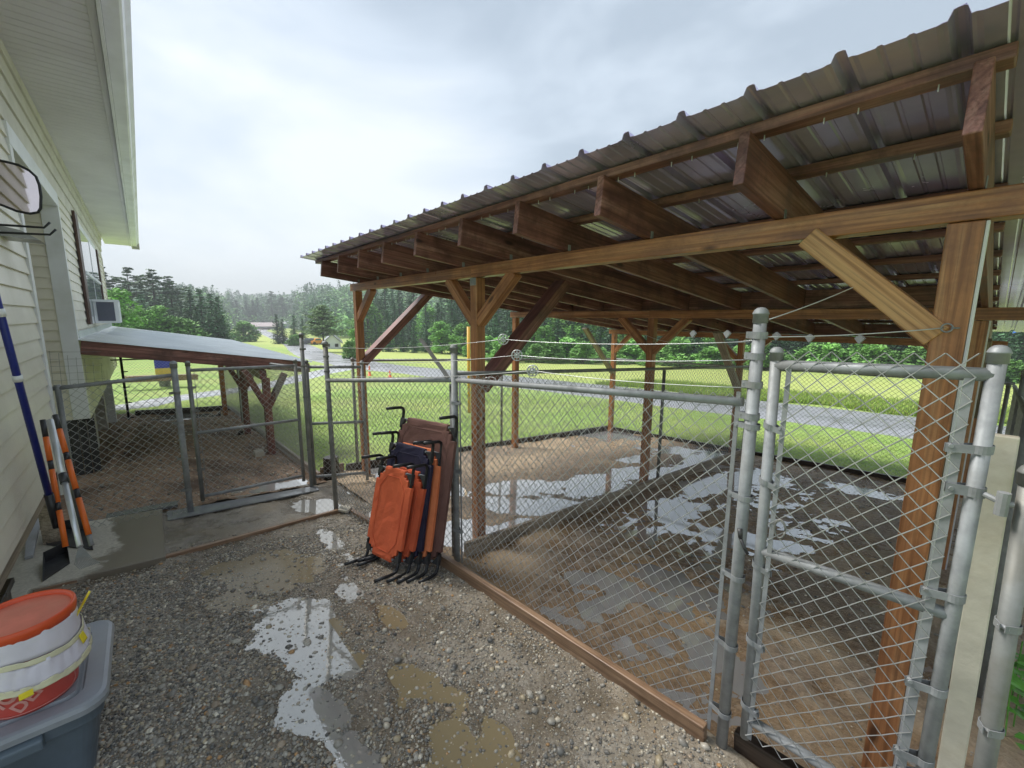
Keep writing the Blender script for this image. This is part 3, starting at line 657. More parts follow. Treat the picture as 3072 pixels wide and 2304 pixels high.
m_ = MB(); m_.prism([(YW + 0.018, 1.60), (YW + 0.018, 1.49), (YW + 0.16, 1.475), (YW + 0.16, 1.482), (YW + 0.03, 1.51), (YW + 0.024, 1.60)], -15.5, -7.58, 'x'); m_.build('flashing', M_tin, lt)
lumber('rafter', (-7.5, YW + 0.03, lz(YW) - 0.085), (-7.5, 2.0, lz(2.0) - 0.085), 0.038, 0.17, W_dark, lt)
for x in (-9.4, -11.4, -13.4, -15.3): lumber('rafter', (x, YW + 0.03, lz(YW) - 0.085), (x, 2.0, lz(2.0) - 0.085), 0.038, 0.15, W_dark, lt)
lumber('beam', (-7.48, 1.35, lz(1.35) - 0.26), (-15.4, 1.35, lz(1.35) - 0.26), 0.09, 0.14, W_dark, lt)
lumber('eave_board', (-7.48, 2.02, lz(2.0) - 0.09), (-15.5, 2.02, lz(2.0) - 0.09), 0.03, 0.14, W_dark, lt)
for (x, mt) in ((-7.35, W_dark), (-9.4, W_dark), (-12.5, W_warm)):
    lumber('post', (x, 1.35, gz(x, 1.35) - 0.1), (x, 1.35, lz(1.35) - 0.3), 0.10, 0.10, mt, lt, up=(1, 0, 0))
    if x > -12: 
        lumber('brace', (x, 1.33, 0.42), (x, 1.08, lz(1.08) - 0.2), 0.08, 0.12, W_dark, lt, up=(1, 0, 0))
        lumber('brace', (x, 1.37, 0.42), (x, 1.62, lz(1.62) - 0.2), 0.08, 0.12, W_dark, lt, up=(1, 0, 0))

# ================================================================ CHAIN LINK
def chainlink(p0, p1, b0, t0, b1, t1, parent, mat=None, r=0.0021, wd=0.069, barb=0.028, name='mesh'):
    p0 = np.array(p0, float); p1 = np.array(p1, float); Ln = np.linalg.norm(p1 - p0); d = (p1 - p0) / Ln; nrm = np.array([-d[1], d[0]])
    hgt = 0.5 * ((t0 - b0) + (t1 - b1)) + barb; nr = int(round(hgt / (wd / 2))); nw = max(1, int(round(Ln / (wd / 2)))); hw = Ln / nw
    k = np.arange(nw)[:, None]; i = np.arange(nr + 1)[None, :]
    par = (i + k) % 2; u = (k + par) * hw; f = u / Ln
    bot = b0 + (b1 - b0) * f; top = t0 + barb + (t1 + barb - t0 - barb) * f; z = bot + (top - bot) * i / nr
    z = z + vnoise(u + p0[0], z, 2.0, 44, 2) * 0.014; u = np.clip(u + vnoise(u*1.3 + p0[1], z*1.0, 4.0, 47, 2) * 0.010, 0, Ln)
    off = (par * 2 - 1) * r * 0.9 * np.where(k % 2 == 0, 1, -1) + vnoise(u * 1.0 + p0[0] * 3, z, 1.2, 45, 2) * 0.02 * np.sin(np.pi * np.clip((z - bot) / (top - bot + 1e-6), 0, 1))
    X = p0[0] + d[0] * u + nrm[0] * off; Y = p0[1] + d[1] * u + nrm[1] * off
    C = np.stack([X, Y, z], -1)                        # nw, nr+1, 3
    A = np.array([d[0], d[1], 0]) * r; B = np.array([0, 0, 1]) * 0; N = np.array([nrm[0], nrm[1], 0]) * r
    ring = np.stack([C + A * 1.3, C + N, C - A * 1.3, C - N], 2)      # nw, nr+1, 4, 3
    V = ring.reshape(-1, 3); base = (np.arange(nw)[:, None] * (nr + 1) + np.arange(nr)[None, :]) * 4
    Fs = []
    for q in range(4):
        q2 = (q + 1) % 4; Fs.append(np.stack([base + q, base + q2, base + 4 + q2, base + 4 + q], -1).reshape(-1, 4))
    m_ = MB(); m_.add(V, np.concatenate(Fs)); return m_.build(name, mat or M_wire, parent)
def pipe(name, p0, p1, r, mat, parent, n=14, smooth=True):
    m_ = MB(); m_.tube([p0, p1], r, n); o = m_.build(name, mat, parent)
    for p in o.data.polygons: p.use_smooth = len(p.vertices) == 4
    return o
def post(x, y, z0, z1, r, mat, parent, cap=True, lean=(0, 0)):
    p = pipe('post', (x, y, z0), (x + lean[0], y + lean[1], z1 - r), r, mat, parent)
    if cap:
        m_ = MB(); c = (x + lean[0], y + lean[1], 0)
        m_.lathe(c, [(r*1.14, z1-r*2.6), (r*1.14, z1-r*1.2), (r*1.28, z1-r*1.15), (r*1.22, z1-r*0.95), (r*1.0, z1-r*0.45), (r*0.6, z1-r*0.1), (r*0.1, z1)], 16)
        o = m_.build('post_cap', mat, p, smooth=True)
    return p
def band(x, y, z, r, direction, parent, mat=None, w_=0.022, reach=0.05, tilt=0.0):
    d = np.array([direction[0], direction[1], 0.0]); d /= np.linalg.norm(d); nrm = np.array([-d[1], d[0], 0]); V = []; pts = []
    for k in range(15):
        th = math.radians(38 + (322 - 38) * k / 14); pts.append(d * math.cos(th) * (r + 0.002) + nrm * math.sin(th) * (r + 0.002))
    pts = [d * reach + nrm * 0.004] + pts + [d * reach - nrm * 0.004]
    for p in pts:
        for dz in (-w_/2, w_/2): V.append((x + p[0], y + p[1], z + dz + tilt * (p @ d)))
    m_ = MB(); n_ = len(pts); m_.add(V, [(2*i, 2*i+2, 2*i+3, 2*i+1) for i in range(n_-1)]); o = m_.build('band', mat or M_galv, parent, smooth=False)
    md = o.modifiers.new('s', 'SOLIDIFY'); md.thickness = 0.0025; md.offset = 1
    m2 = MB(); c = np.array([x, y, z]) + d * (reach - 0.010) ; m2.tube([c - nrm * 0.012, c + nrm * 0.012], 0.006, 8); m2.build('bolt', mat or M_galv, o)
    return o
def bar(x, y, z0, z1, parent, mat=None, w_=0.016, dirv=(1, 0)):
    m_ = MB(); m_.obox((x, y, z0), (x, y, z1), w_, 0.004, up=(-dirv[1], dirv[0], 0)); return m_.build('tension_bar', mat or M_galv, parent)

# --- front fence of the big run (A to B)
fa = thing('chain_link_fence', (-1.65, 1.77, gz(-1.65, 1.77)), 'chain link panel over the kickboard, from the stacked cots to the narrow gate', 'fence')
chainlink((-2.70, 1.77), (-0.655, 1.77), -0.15, 1.335, -0.03, 1.478, fa)
post(-2.715, 1.77, -0.3, 1.60, 0.026, M_galv, fa); post(-0.60, 1.77, -0.12, 1.845, 0.0228, M_galv, fa, lean=(-0.008, 0))
post(-2.80, 1.80, -0.3, 1.30, 0.021, M_galvd, fa, cap=False)
pipe('top_rail', (-2.70, 1.775, 1.325), (-0.645, 1.775, 1.475), 0.0185, M_galv, fa)
bar(-0.660, 1.767, -0.04, 1.515, fa); bar(-2.64, 1.767, -0.16, 1.36, fa)
for z in (0.09, 0.42, 0.74, 1.09, 1.385): band(-0.60, 1.77, z, 0.0228, (-1, 0.02), fa, reach=0.066)
for z in (0.1, 0.6, 1.15): band(-2.715, 1.77, z, 0.026, (1, 0), fa, reach=0.078)
for z in (1.425, 1.55, 1.66, 1.74): band(-0.605, 1.77, z, 0.0228, (-1, -0.15), fa, reach=0.045, w_=0.026)
# --- narrow gate beside it
ga = thing('chain_link_gate', (-0.28, 1.77, gz(-0.28, 1.77)), 'narrow chain link gate at the right with a dull pipe frame and three cross rails', 'gate')
post(-0.512, 1.77, 0.045, 1.700, 0.0192, M_galv, ga, lean=(-0.03, 0)); post(0.004, 1.77, 0.045, 1.735, 0.0195, M_galv, ga, lean=(-0.005, 0))
pipe('top_rail', (-0.54, 1.77, 1.632), (0.0, 1.77, 1.652), 0.0195, M_galv, ga)
pipe('middle_rail', (-0.52, 1.772, 0.895), (0.0, 1.772, 0.915), 0.0195, M_galv, ga)
pipe('bottom_rail', (-0.51, 1.772, 0.135), (0.0, 1.772, 0.155), 0.0195, M_galv, ga)
chainlink((-0.505, 1.752), (-0.035, 1.752), 0.07, 1.655, 0.08, 1.675, ga, wd=0.068, r=0.0019, barb=0.035)
bar(-0.492, 1.756, 0.06, 1.64, ga); bar(-0.047, 1.756, 0.06, 1.66, ga, w_=0.022)
for z in (0.20, 0.50, 0.83, 1.18, 1.40): band(-0.514 - 0.017*z, 1.77, z, 0.0192, (1, -0.25), ga, reach=0.05, tilt=-0.3)
for z in (0.40, 0.66, 0.98, 1.44): band(0.0, 1.77, z, 0.0195, (-1, -0.3), ga, reach=0.075, w_=0.025, tilt=-0.1)
def hinge(z, parent):
    band(0.0, 1.77, z, 0.0195, (-1, -0.4), parent, reach=0.062, w_=0.03)
    m_ = MB(); m_.tube([(0.02, 1.755, z), (0.055, 1.74, z - 0.01), (0.075, 1.745, z - 0.01)], 0.008, 8); m_.tube([(0.055, 1.742, z - 0.045), (0.055, 1.742, z + 0.02)], 0.014, 10); m_.build('hinge', M_galv, parent)
hinge(1.315, ga); hinge(0.33, ga)
m_ = MB(); m_.tube([(-0.60, 1.742, 0.965), (-0.592, 1.735, 0.93)], [0.010, 0.008], 10); m_.tube([(-0.592, 1.735, 0.93), (-0.575, 1.732, 0.90), (-0.560, 1.735, 0.875)], 0.0065, 8)
tag(m_.build('snap_clip', M_blackp, loc=(-0.58, 1.74, 0.9), smooth=True), 'small black snap clip holding the narrow gate to the tall fence pipe', 'clip')
m_ = MB(); m_.tube([(-0.60, 1.741, 0.972), (-0.598, 1.737, 0.945)], 0.0105, 10)
cl = [(-0.462 + 0.018*math.cos(t), 1.742, 1.020 + 0.036*math.sin(t)) for t in np.linspace(0, 2*math.pi*0.97, 18)]
m_ = MB(); m_.tube(cl, 0.0035, 6); m_.tube([(-0.462, 1.742, 1.056), (-0.485, 1.742, 1.03)], 0.003, 6); tag(m_.build('carabiner', M_galvd, loc=(-0.46, 1.742, 1.0), smooth=True), 'metal carabiner hooked on the mesh of the narrow gate', 'carabiner')
# --- right fence, seen almost edge on, and the hinge post
fr = thing('chain_link_fence', (0.13, 1.8, gz(0.13, 1.8)), 'chain link fence running back from the thick hinge post at the right edge', 'fence')
post(0.137, 1.77, -0.2, 1.42, 0.0225, M_galvd, fr, lean=(-0.040, 0))
chainlink((0.155, 2.3), (0.165, 7.9), gz(0.15, 2.3), 1.36, gz(0.16, 7.9), 1.0, fr, M_wire)
post(0.135, 3.1, -0.2, 1.62, 0.028, M_galv, fr); post(0.165, 5.6, -0.4, 1.40, 0.024, M_galv, fr)
pipe('top_rail', (0.15, 1.8, 1.37), (0.165, 7.9, 1.02), 0.019, M_galv, fr)
for z in (0.30, 0.62, 0.95): band(0.132 - 0.0247*z, 1.77, z, 0.0225, (-0.3, -1), fr, reach=0.034)
lumber('pale_board', (0.068, 1.93, -0.12), (0.040, 1.93, 1.46), 0.036, 0.060, W_pale, None, up=(1, 0, 0), label='pale bare board standing between the gate pipe and the hinge post', cat='board')
# --- fence from the cots to the slanting post D
fd = thing('chain_link_fence', (-3.6, 1.57, gz(-3.6, 1.57)), 'chain link fence panel behind the stacked cots, ending at a rusty leaning pipe', 'fence')
chainlink((-4.46, 1.37), (-2.72, 1.765), gz(-4.46, 1.37), 1.155, gz(-2.7, 1.77) + 0.02, 1.33, fd)
post(-4.445, 1.377, -0.32, 1.555, 0.024, M_galvd, fd, lean=(-0.03, 0))
pipe('top_rail', (-4.46, 1.37, 1.155), (-2.72, 1.77, 1.325), 0.020, M_galv, fd)
for z in (0.5, 0.85, 1.05, 1.25, 1.4): band(-4.46, 1.374, z, 0.024, (1, 0.2), fd, reach=0.03, w_=0.016, mat=M_galvd)
# --- far small gate G
gg = thing('chain_link_gate', (-5.3, 1.7, gz(-5.3, 1.7)), 'small chain link gate leaf between the tall capped pipe and the left shelter post', 'gate')
chainlink((-5.40, 1.46), (-5.20, 2.0), -0.22, 1.20, -0.24, 1.17, gg)
post(-5.415, 1.44, -0.28, 1.285, 0.02, M_galvd, gg, lean=(-0.01, 0)); post(-5.19, 2.02, -0.30, 1.26, 0.02, M_galv, gg)
for z, dz in ((1.20, -0.02), (0.50, -0.02), (-0.18, -0.02)): pipe('rail', (-5.42, 1.45, z), (-5.19, 2.01, z + dz), 0.018, M_galv, gg)
post(-5.355, 1.385, -0.33, 1.61, 0.022, M_galvd, gg); 
for z in (1.42, 1.22, 0.85, 0.2): band(-5.355, 1.385, z, 0.022, (0.5, 1), gg, reach=0.04, mat=M_galvd)
# --- kennel gate and its post C
gk = thing('chain_link_gate', (-5.55, 0.85, gz(-5.55, 0.85)), 'wide chain link gate of the side kennel, over the wet grey threshold sheet', 'gate')
post(-5.52, 0.315, -0.20, 1.335, 0.0205, M_galvd, gk); post(-5.60, 1.36, -0.27, 1.285, 0.0205, M_galvd, gk)
chainlink((-5.52, 0.33), (-5.60, 1.35), -0.13, 1.215, -0.19, 1.19, gk)
for z0, z1_ in ((1.235, 1.205), (0.56, 0.53), (-0.155, -0.20)): pipe('rail', (-5.52, 0.315, z0), (-5.60, 1.36, z1_), 0.0175, M_galv, gk)
bar(-5.525, 0.36, -0.12, 1.2, gk); 
for z in (0.15, 0.8, 1.05): band(-5.52, 0.315, z, 0.0205, (0, 1), gk, reach=0.05, mat=M_galvd)
fc = thing('chain_link_fence', (-5.25, -0.2, gz(-5.25, -0.2)), 'short chain link panel between the house corner and the kennel gate post', 'fence')
post(-5.25, 0.19, -0.32, 1.365, 0.0265, M_galv, fc)
post(-5.22, -0.60, -0.2, 1.23, 0.02, M_galvd, fc, cap=False)
chainlink((-5.22, -0.60), (-5.25, 0.165), -0.16, 1.18, -0.2, 1.215, fc)
pipe('top_rail', (-5.22, -0.63, 1.18), (-5.25, 0.18, 1.225), 0.0185, M_galv, fc)
for z in (0.05, 0.38, 0.75, 1.05): band(-5.25, 0.19, z, 0.0265, (0, -1), fc, reach=0.06, mat=M_galvd)
wm = MB()
for k in range(7): wm.tube([(-5.2, -0.62 + 0.05*k, 1.20), (-5.2, -0.62 + 0.05*k + 0.01, 1.50 - 0.02*k)], 0.0012, 4)
for k in range(5): wm.tube([(-5.2, -0.62, 1.25 + 0.06*k), (-5.2, -0.30, 1.24 + 0.06*k)], 0.0012, 4)
wm.build('wire_grid', M_galvd, fc)
# --- kennel side fence and end fence
fk = thing('chain_link_fence', (-9.3, 1.47, gz(-9.3, 1.47)), 'chain link side fence of the kennel along the lawn, under the lean-to eave', 'fence')
chainlink((-13.3, 1.50), (-5.62, 1.44), gz(-13.3, 1.5) + 0.1, gz(-13.3, 1.5) + 1.45, gz(-5.6, 1.44) + 0.1, 1.16, fk)
pipe('top_rail', (-13.3, 1.50, gz(-13.3, 1.5) + 1.45), (-5.62, 1.44, 1.16), 0.018, M_galv, fk)
for x in (-13.3, -10.9, -8.2): post(x, 1.48, gz(x, 1.48) - 0.1, gz(x, 1.48) + 1.5, 0.021, M_galv, fk)
fe = thing('chain_link_fence', (-13.2, 0.4, gz(-13.2, 0.4)), 'chain link end fence at the far end of the kennel with a black pipe', 'fence')
chainlink((-13.25, -1.0), (-13.3, 1.48), gz(-13.2, -1) + 0.05, 0.78, gz(-13.3, 1.5) + 0.1, 0.74, fe)
pipe('top_rail', (-13.25, -1.0, 0.79), (-13.3, 1.48, 0.75), 0.018, M_galv, fe)
post(-12.75, -0.44, gz(-12.7, -0.4) - 0.1, 1.2, 0.024, M_blackm, fe)
for z in (-0.5, -0.15, 0.2, 0.55): band(-12.75, -0.44, z, 0.024, (0, 1), fe, M_blackm, reach=0.09)
# --- runs: outer left, back, divider
fl = thing('chain_link_fence', (-5.8, 4.9, gz(-5.8, 4.9)), 'chain link fence along the left side of the big run, beside the lawn', 'fence')
chainlink((-5.86, 2.15), (-5.66, 7.9), gz(-5.8, 2.2) + 0.08, 1.20, gz(-5.66, 7.9) + 0.08, 0.89, fl)
pipe('top_rail', (-5.86, 2.15, 1.20), (-5.66, 7.9, 0.90), 0.018, M_galv, fl)
for x, y, z in ((-5.86, 2.15, 1.24), (-5.77, 4.76, 1.1), (-5.66, 7.9, 0.95)): post(x, y, gz(x, y) - 0.1, z, 0.021, M_galvd, fl)
fb = thing('chain_link_fence', (-2.6, 7.95, gz(-2.6, 7.95)), 'chain link back fence of the big run, between the road and the mud', 'fence')
chainlink((-5.66, 7.92), (0.17, 8.0), gz(-5.6, 7.9) + 0.08, 0.90, gz(0.1, 8) + 0.08, 1.03, fb)
pipe('top_rail', (-5.66, 7.92, 0.90), (0.17, 8.0, 1.04), 0.018, M_galv, fb)
for x in (-2.82, 0.12): post(x, 7.96, gz(x, 7.96) - 0.1, 1.05, 0.021, M_galvd, fb)
fv = thing('chain_link_fence', (-2.8, 4.9, gz(-2.8, 4.9)), 'chain link divider with a dark top rail between the two muddy runs', 'fence')
chainlink((-2.80, 1.85), (-2.80, 7.9), gz(-2.8, 1.85) + 0.1, 1.345, gz(-2.8, 7.9) + 0.1, 0.99, fv)
pipe('top_rail', (-2.80, 1.80, 1.36), (-2.80, 7.9, 0.99), 0.018, M_galvd, fv)
for y in (5.0, 7.9): post(-2.785, y, gz(-2.8, y) - 0.1, 1.36 - 0.06*(y - 1.8), 0.021, M_galvd, fv, cap=False)

# --- strands of wire above the front fence, three reels on them
def strand(name, pts, r, label, mat=M_wirel):
    m_ = MB(); P = []
    for a, b in zip(pts[:-1], pts[1:]):
        a = np.array(a, float); b = np.array(b, float); n_ = 10
        for k in range(n_): t_ = k / n_; P.append(a + (b-a)*t_ - np.array([0, 0, 0.014*np.linalg.norm(b-a)*4*t_*(1-t_)]))
    P.append(np.array(pts[-1], float)); m_.tube(P, r, 5); return tag(m_.build(name, mat, loc=tuple(pts[0]), smooth=True), label, 'wire')
dl = np.array([1.65, 1.55, 1.46]); dx_ = [-2.10, -1.96, -1.82]; wire_labels = ['highest', 'middle', 'lowest']
zb_ = [1.735, 1.665, 1.555]
for k in range(3):
    yk = 1.64
    pk = (lambda r_: CAM + r_ * (yk / r_[1]))(ray(*[(1510, 1018), (1551, 1066), (1598, 1112)][k]))
    strand('wire_strand', [(-0.63, 1.765, zb_[k] - 0.02), tuple(pk), (-4.47, 1.37, [1.50, 1.36, 1.22][k])], 0.0018, wire_labels[k] + ' of the three wire strands that carry the round reels above the front fence')
    rl = MB(); ax = (pk - CAM) + np.array([0.25, 0.3*k - 0.1, 0.1]); ax /= np.linalg.norm(ax); e1 = np.cross(ax, (0, 0, 1)); e1 /= np.linalg.norm(e1); e2 = np.cross(ax, e1)
    R_ = 0.031
    for off in (-0.010, 0.010):
        for rr in (R_, R_ * 0.45): rl.tube([pk + ax*off + rr*(math.cos(t)*e1 + math.sin(t)*e2) for t in np.linspace(0, 2*math.pi, 17)], 0.0028, 5)
        for j in range(8): t = j*math.pi/4; rl.tube([pk + ax*off, pk + ax*off + R_*(math.cos(t)*e1 + math.sin(t)*e2)], 0.0022, 4)
    rl.tube([pk - ax*0.013, pk + ax*0.013], 0.007, 8)
    tag(rl.build('wire_reel', M_wirel, loc=tuple(pk), smooth=True), 'round spoked reel on the ' + wire_labels[k] + ' wire strand by the middle shelter post', 'reel')
strand('wire_strand', [(-0.575, 1.76, 1.80), (-0.385, 2.10, 1.935)], 0.0022, 'short wire from the tall pipe up to the pale knotty brace')
strand('wire_strand', [(-0.575, 1.765, 1.735), (-0.135, 2.07, 1.775)], 0.0022, 'thin wire from the tall pipe to the eye hook on the thick front post')
m_ = MB(); c = np.array([-0.128, 2.068, 1.775]); m_.tube([c + 0.014*np.array([math.cos(t), 0.3*math.sin(t), math.sin(t)]) for t in np.linspace(0, 6.2, 14)], 0.0028, 6); m_.tube([c + (0.01, 0, 0), c + (0.03, 0.02, 0)], 0.003, 6)
tag(m_.build('eye_hook', M_galv, loc=tuple(c), smooth=True), 'steel eye hook screwed into the thick front post', 'hook')
m_ = MB(); c = np.array([-0.39, 2.098, 1.935]); m_.tube([c + 0.011*np.array([math.cos(t), 0.3*math.sin(t), math.sin(t)]) for t in np.linspace(0, 6.2, 14)], 0.0026, 6); m_.tube([c, c + (0.02, 0.02, 0.01)], 0.0026, 6)
tag(m_.build('eye_hook', M_galv, loc=tuple(c), smooth=True), 'steel eye hook in the pale knotty brace', 'hook')
strand('wire_strand', [(-0.63, 1.79, 1.72), (-3.0, 4.85, 1.60)], 0.0016, 'wire with diamond shaped insulators running back under the shelter roof')
for k, t_ in enumerate((0.05, 0.10)):
    for (px, py, lab) in ([((2080, 1000), 0, 'left of the two near the tall pipe'), ((2182, 1002), 0, 'nearer the tall pipe')][k:k+1]):
        pass
def diamond(px, py, y, label):
    r_ = ray(px, py); c = CAM + r_ * (y / r_[1]); m_ = MB(); ax = np.array([0.3, 1, 0]); ax /= np.linalg.norm(ax); e = np.array([1, -0.3, 0])/1.04
    q = [c + e*0.016, c + (0, 0, 0.013), c - e*0.016, c - (0, 0, 0.020)]; V = [p - ax*0.005 for p in q] + [p + ax*0.005 for p in q]
    m_.add(V, [(0,1,2,3),(7,6,5,4),(0,4,5,1),(1,5,6,2),(2,6,7,3),(3,7,4,0)]); tag(m_.build('wire_insulator', M_galv, loc=tuple(c)), label, 'insulator')
diamond(2080, 1000, 1.80, 'diamond shaped insulator on the wire, farthest left of the tall pipe')
diamond(2182, 1000, 1.80, 'diamond shaped insulator close on the left of the tall pipe')
diamond(2330, 1006, 1.85, 'diamond shaped insulator above the left corner of the narrow gate')
diamond(2430, 1012, 1.88, 'diamond shaped insulator above the middle of the narrow gate')
diamond(2580, 1015, 1.92, 'diamond shaped insulator above the right half of the narrow gate')
m_ = MB(); m_.obox((-3.10, 1.70, 1.625), (-2.76, 1.745, 1.335), 0.010, 0.035, up=(0, 1, 0)); tag(m_.build('slanting_bar', M_galvd, loc=(-2.76, 1.745, 1.335), bevel=0.002), 'flat dark metal bar slanting up from the fence corner behind the cots', 'bar')
m_ = MB()
m_.tube([(-2.5 + 0.035*t + 0.03*math.sin(t*2), 1.79 + 0.02*math.cos(t*3), 1.35 + 0.04*math.sin(t*1.3)) for t in np.linspace(0, 11, 50)], 0.0016, 4)
tag(m_.build('wire_curl', M_wirel, loc=(-2.4, 1.79, 1.35), smooth=True), 'loose curl of wire on the dark rail beside the middle shelter post', 'wire')

# ================================================================ EDGE TIMBERS
def edge(p0, p1, top, th, hgt, mat, label, bevel=0.005):
    (x0, y0), (x1, y1) = p0, p1; return lumber('edge_board', (x0, y0, gz(x0, y0) + top - hgt/2), (x1, y1, gz(x1, y1) + top - hgt/2), th, hgt, mat, None, bevel=bevel, label=label, cat='timber')
edge((-2.86, 1.655), (-0.655, 1.735), 0.085, 0.042, 0.17, W_brown, 'long brown kickboard along the foot of the front fence beside the gravel')
edge((-4.40, 1.475), (-2.88, 1.650), 0.032, 0.042, 0.14, W_brown, 'low edge board behind the stacked cots, between gravel and mud')
edge((-4.14, -0.75), (-4.40, 1.46), 0.030, 0.038, 0.14, W_brown, 'reddish edge board between the gravel and the concrete slab')
edge((-0.56, 1.82), (0.14, 1.83), 0.09, 0.045, 0.2, W_black, 'dark wet sill board under the narrow gate')
edge((-2.765, 1.88), (-2.775, 7.88), 0.115, 0.04, 0.22, W_grey, 'muddy divider board between the two runs')
edge((-5.86, 1.98), (-5.70, 7.93), 0.10, 0.04, 0.22, W_black, 'dark edge board between the lawn and the left side of the run')
edge((-5.72, 7.96), (0.2, 8.02), 0.07, 0.04, 0.2, W_black, 'dark edge board along the back of the runs before the lawn')
edge((-5.62, 1.56), (-13.35, 1.60), 0.10, 0.04, 0.2, W_brown, 'edge board under the side fence of the kennel')
edge((-13.40, -0.35), (-13.42, 1.55), 0.13, 0.05, 0.3, W_black, 'black edge board at the far end of the kennel')
edge((-5.80, 1.62), (-5.88, 1.95), 0.12, 0.04, 0.2, W_brown, 'short edge board beside the dark stump')
m_ = MB(); V = [(-5.45, -0.03), (-4.16, -0.04), (-4.14, -0.76), (-3.25, -0.80), (-3.25, -1.3), (-5.45, -1.3)]
def conv(p, z): return [(x, y, gz(x, y) + z) for x, y in p]
m_.add(conv(V, 0.045) + conv(V, -0.2), [(0,1,2,3,4,5), (11,10,9,8,7,6)] + [(i, (i+1)%6+0, (i+1)%6+6, i+6) for i in range(6)]); tag(m_.build('concrete_slab', M_conc, loc=(-4.8, -0.4, gz(-4.8, -0.4)), bevel=0.006), 'half wet concrete slab beside the house wall', 'slab')
m_ = MB(); V = [(-5.12, 0.0), (-5.18, 1.42), (-5.36, 1.42), (-5.40, 0.0)]; m_.add(conv(V, 0.022) + conv(V, 0.01), [(0,1,2,3),(7,6,5,4),(0,4,5,1),(1,5,6,2),(2,6,7,3),(3,7,4,0)])
tag(m_.build('threshold_sheet', plain('grey_sheet', (0.25,0.26,0.27), 0.12, var=0.2, scale=8), loc=(-5.25, 0.7, gz(-5.25, 0.7))), 'wet grey sheet lying in front of the kennel gate', 'sheet')
m_ = MB(); V = [(-5.45, -0.45), (-5.50, 0.10), (-5.66, 0.10), (-5.62, -0.45)]; m_.add(conv(V, 0.04) + conv(V, 0.02), [(0,1,2,3),(7,6,5,4),(0,4,5,1),(1,5,6,2),(2,6,7,3),(3,7,4,0)])
tag(m_.build('threshold_sheet', plain('dark_sheet', (0.16,0.165,0.17), 0.15, var=0.2), loc=(-5.55, -0.2, gz(-5.5, -0.2))), 'narrow wet dark sheet inside the kennel fence beside the concrete slab', 'sheet')
m_ = MB(); V = [(-4.44, 1.43), (-4.33, 1.50), (-4.22, 1.42), (-4.33, 1.36)]; m_.add(conv(V, 0.05) + conv(V, 0.03), [(0,1,2,3),(7,6,5,4),(0,4,5,1),(1,5,6,2),(2,6,7,3),(3,7,4,0)])
tag(m_.build('flat_stone', M_conc, loc=(-4.33, 1.43, gz(-4.3, 1.4))), 'small flat grey stone on the corner of the edge boards', 'stone')
m_ = MB(); m_.lathe((-5.78, 1.76, 0), [(0.105, gz(-5.8, 1.8) - 0.1), (0.10, gz(-5.8, 1.8) + 0.10), (0.098, gz(-5.8, 1.8) + 0.25), (0.09, gz(-5.8, 1.8) + 0.26)], 10)
tag(m_.build('tree_stump', W_black, loc=(-5.78, 1.76, gz(-5.8, 1.8))), 'short dark wooden stump on the grass behind the small gate', 'stump')
for (x, y, s_, lab) in ((-7.33, 1.22, 0.16, 'grey concrete block at the foot of the nearest lean-to post'), (-9.4, 1.28, 0.13, 'dark block at the foot of the second lean-to post'), (-12.5, 1.28, 0.11, 'small block at the foot of the farthest lean-to post')):
    m_ = MB(); z = gz(x, y); m_.box(x - s_/2, x + s_/2, y - s_*0.7, y - 0.1 + s_*0.7, z - 0.05, z + s_*0.8); tag(m_.build('footing_block', M_conc if s_ > .14 else W_black, loc=(x, y, z), bevel=0.008), lab, 'block')

# ================================================================ THE STACK OF COTS
def fabric(name, col, dark, rough=0.7):
    m = NM(name, rough, spec=0.25); v = m.co('Object', rnd=True); f1 = m.noise(v, 3, 5, 0.65); f2 = m.noise(v, 160, 2)
    c = m.ramp(f1, [(0.3, dark), (0.6, col)]); m.color(c); m.bump(m.noise(v, 9, 6, 0.7, 0.6), 0.5, 0.012); return m.m
Fb_or = fabric('orange_canvas', (0.66,0.135,0.055), (0.55,0.10,0.042)); Fb_or2 = fabric('worn_orange_canvas', (0.58,0.11,0.045), (0.40,0.07,0.03))
Fb_nv = fabric('navy_canvas', (0.028,0.026,0.055), (0.015,0.014,0.032)); Fb_or3 = fabric('bright_orange_canvas', (0.72,0.22,0.09), (0.60,0.16,0.065)); Fb_br = fabric('brown_canvas', (0.17,0.085,0.07), (0.11,0.055,0.047))
Fb = {'orange': Fb_or, 'worn': Fb_or2, 'navy': Fb_nv, 'bright': Fb_or3, 'brown': Fb_br}
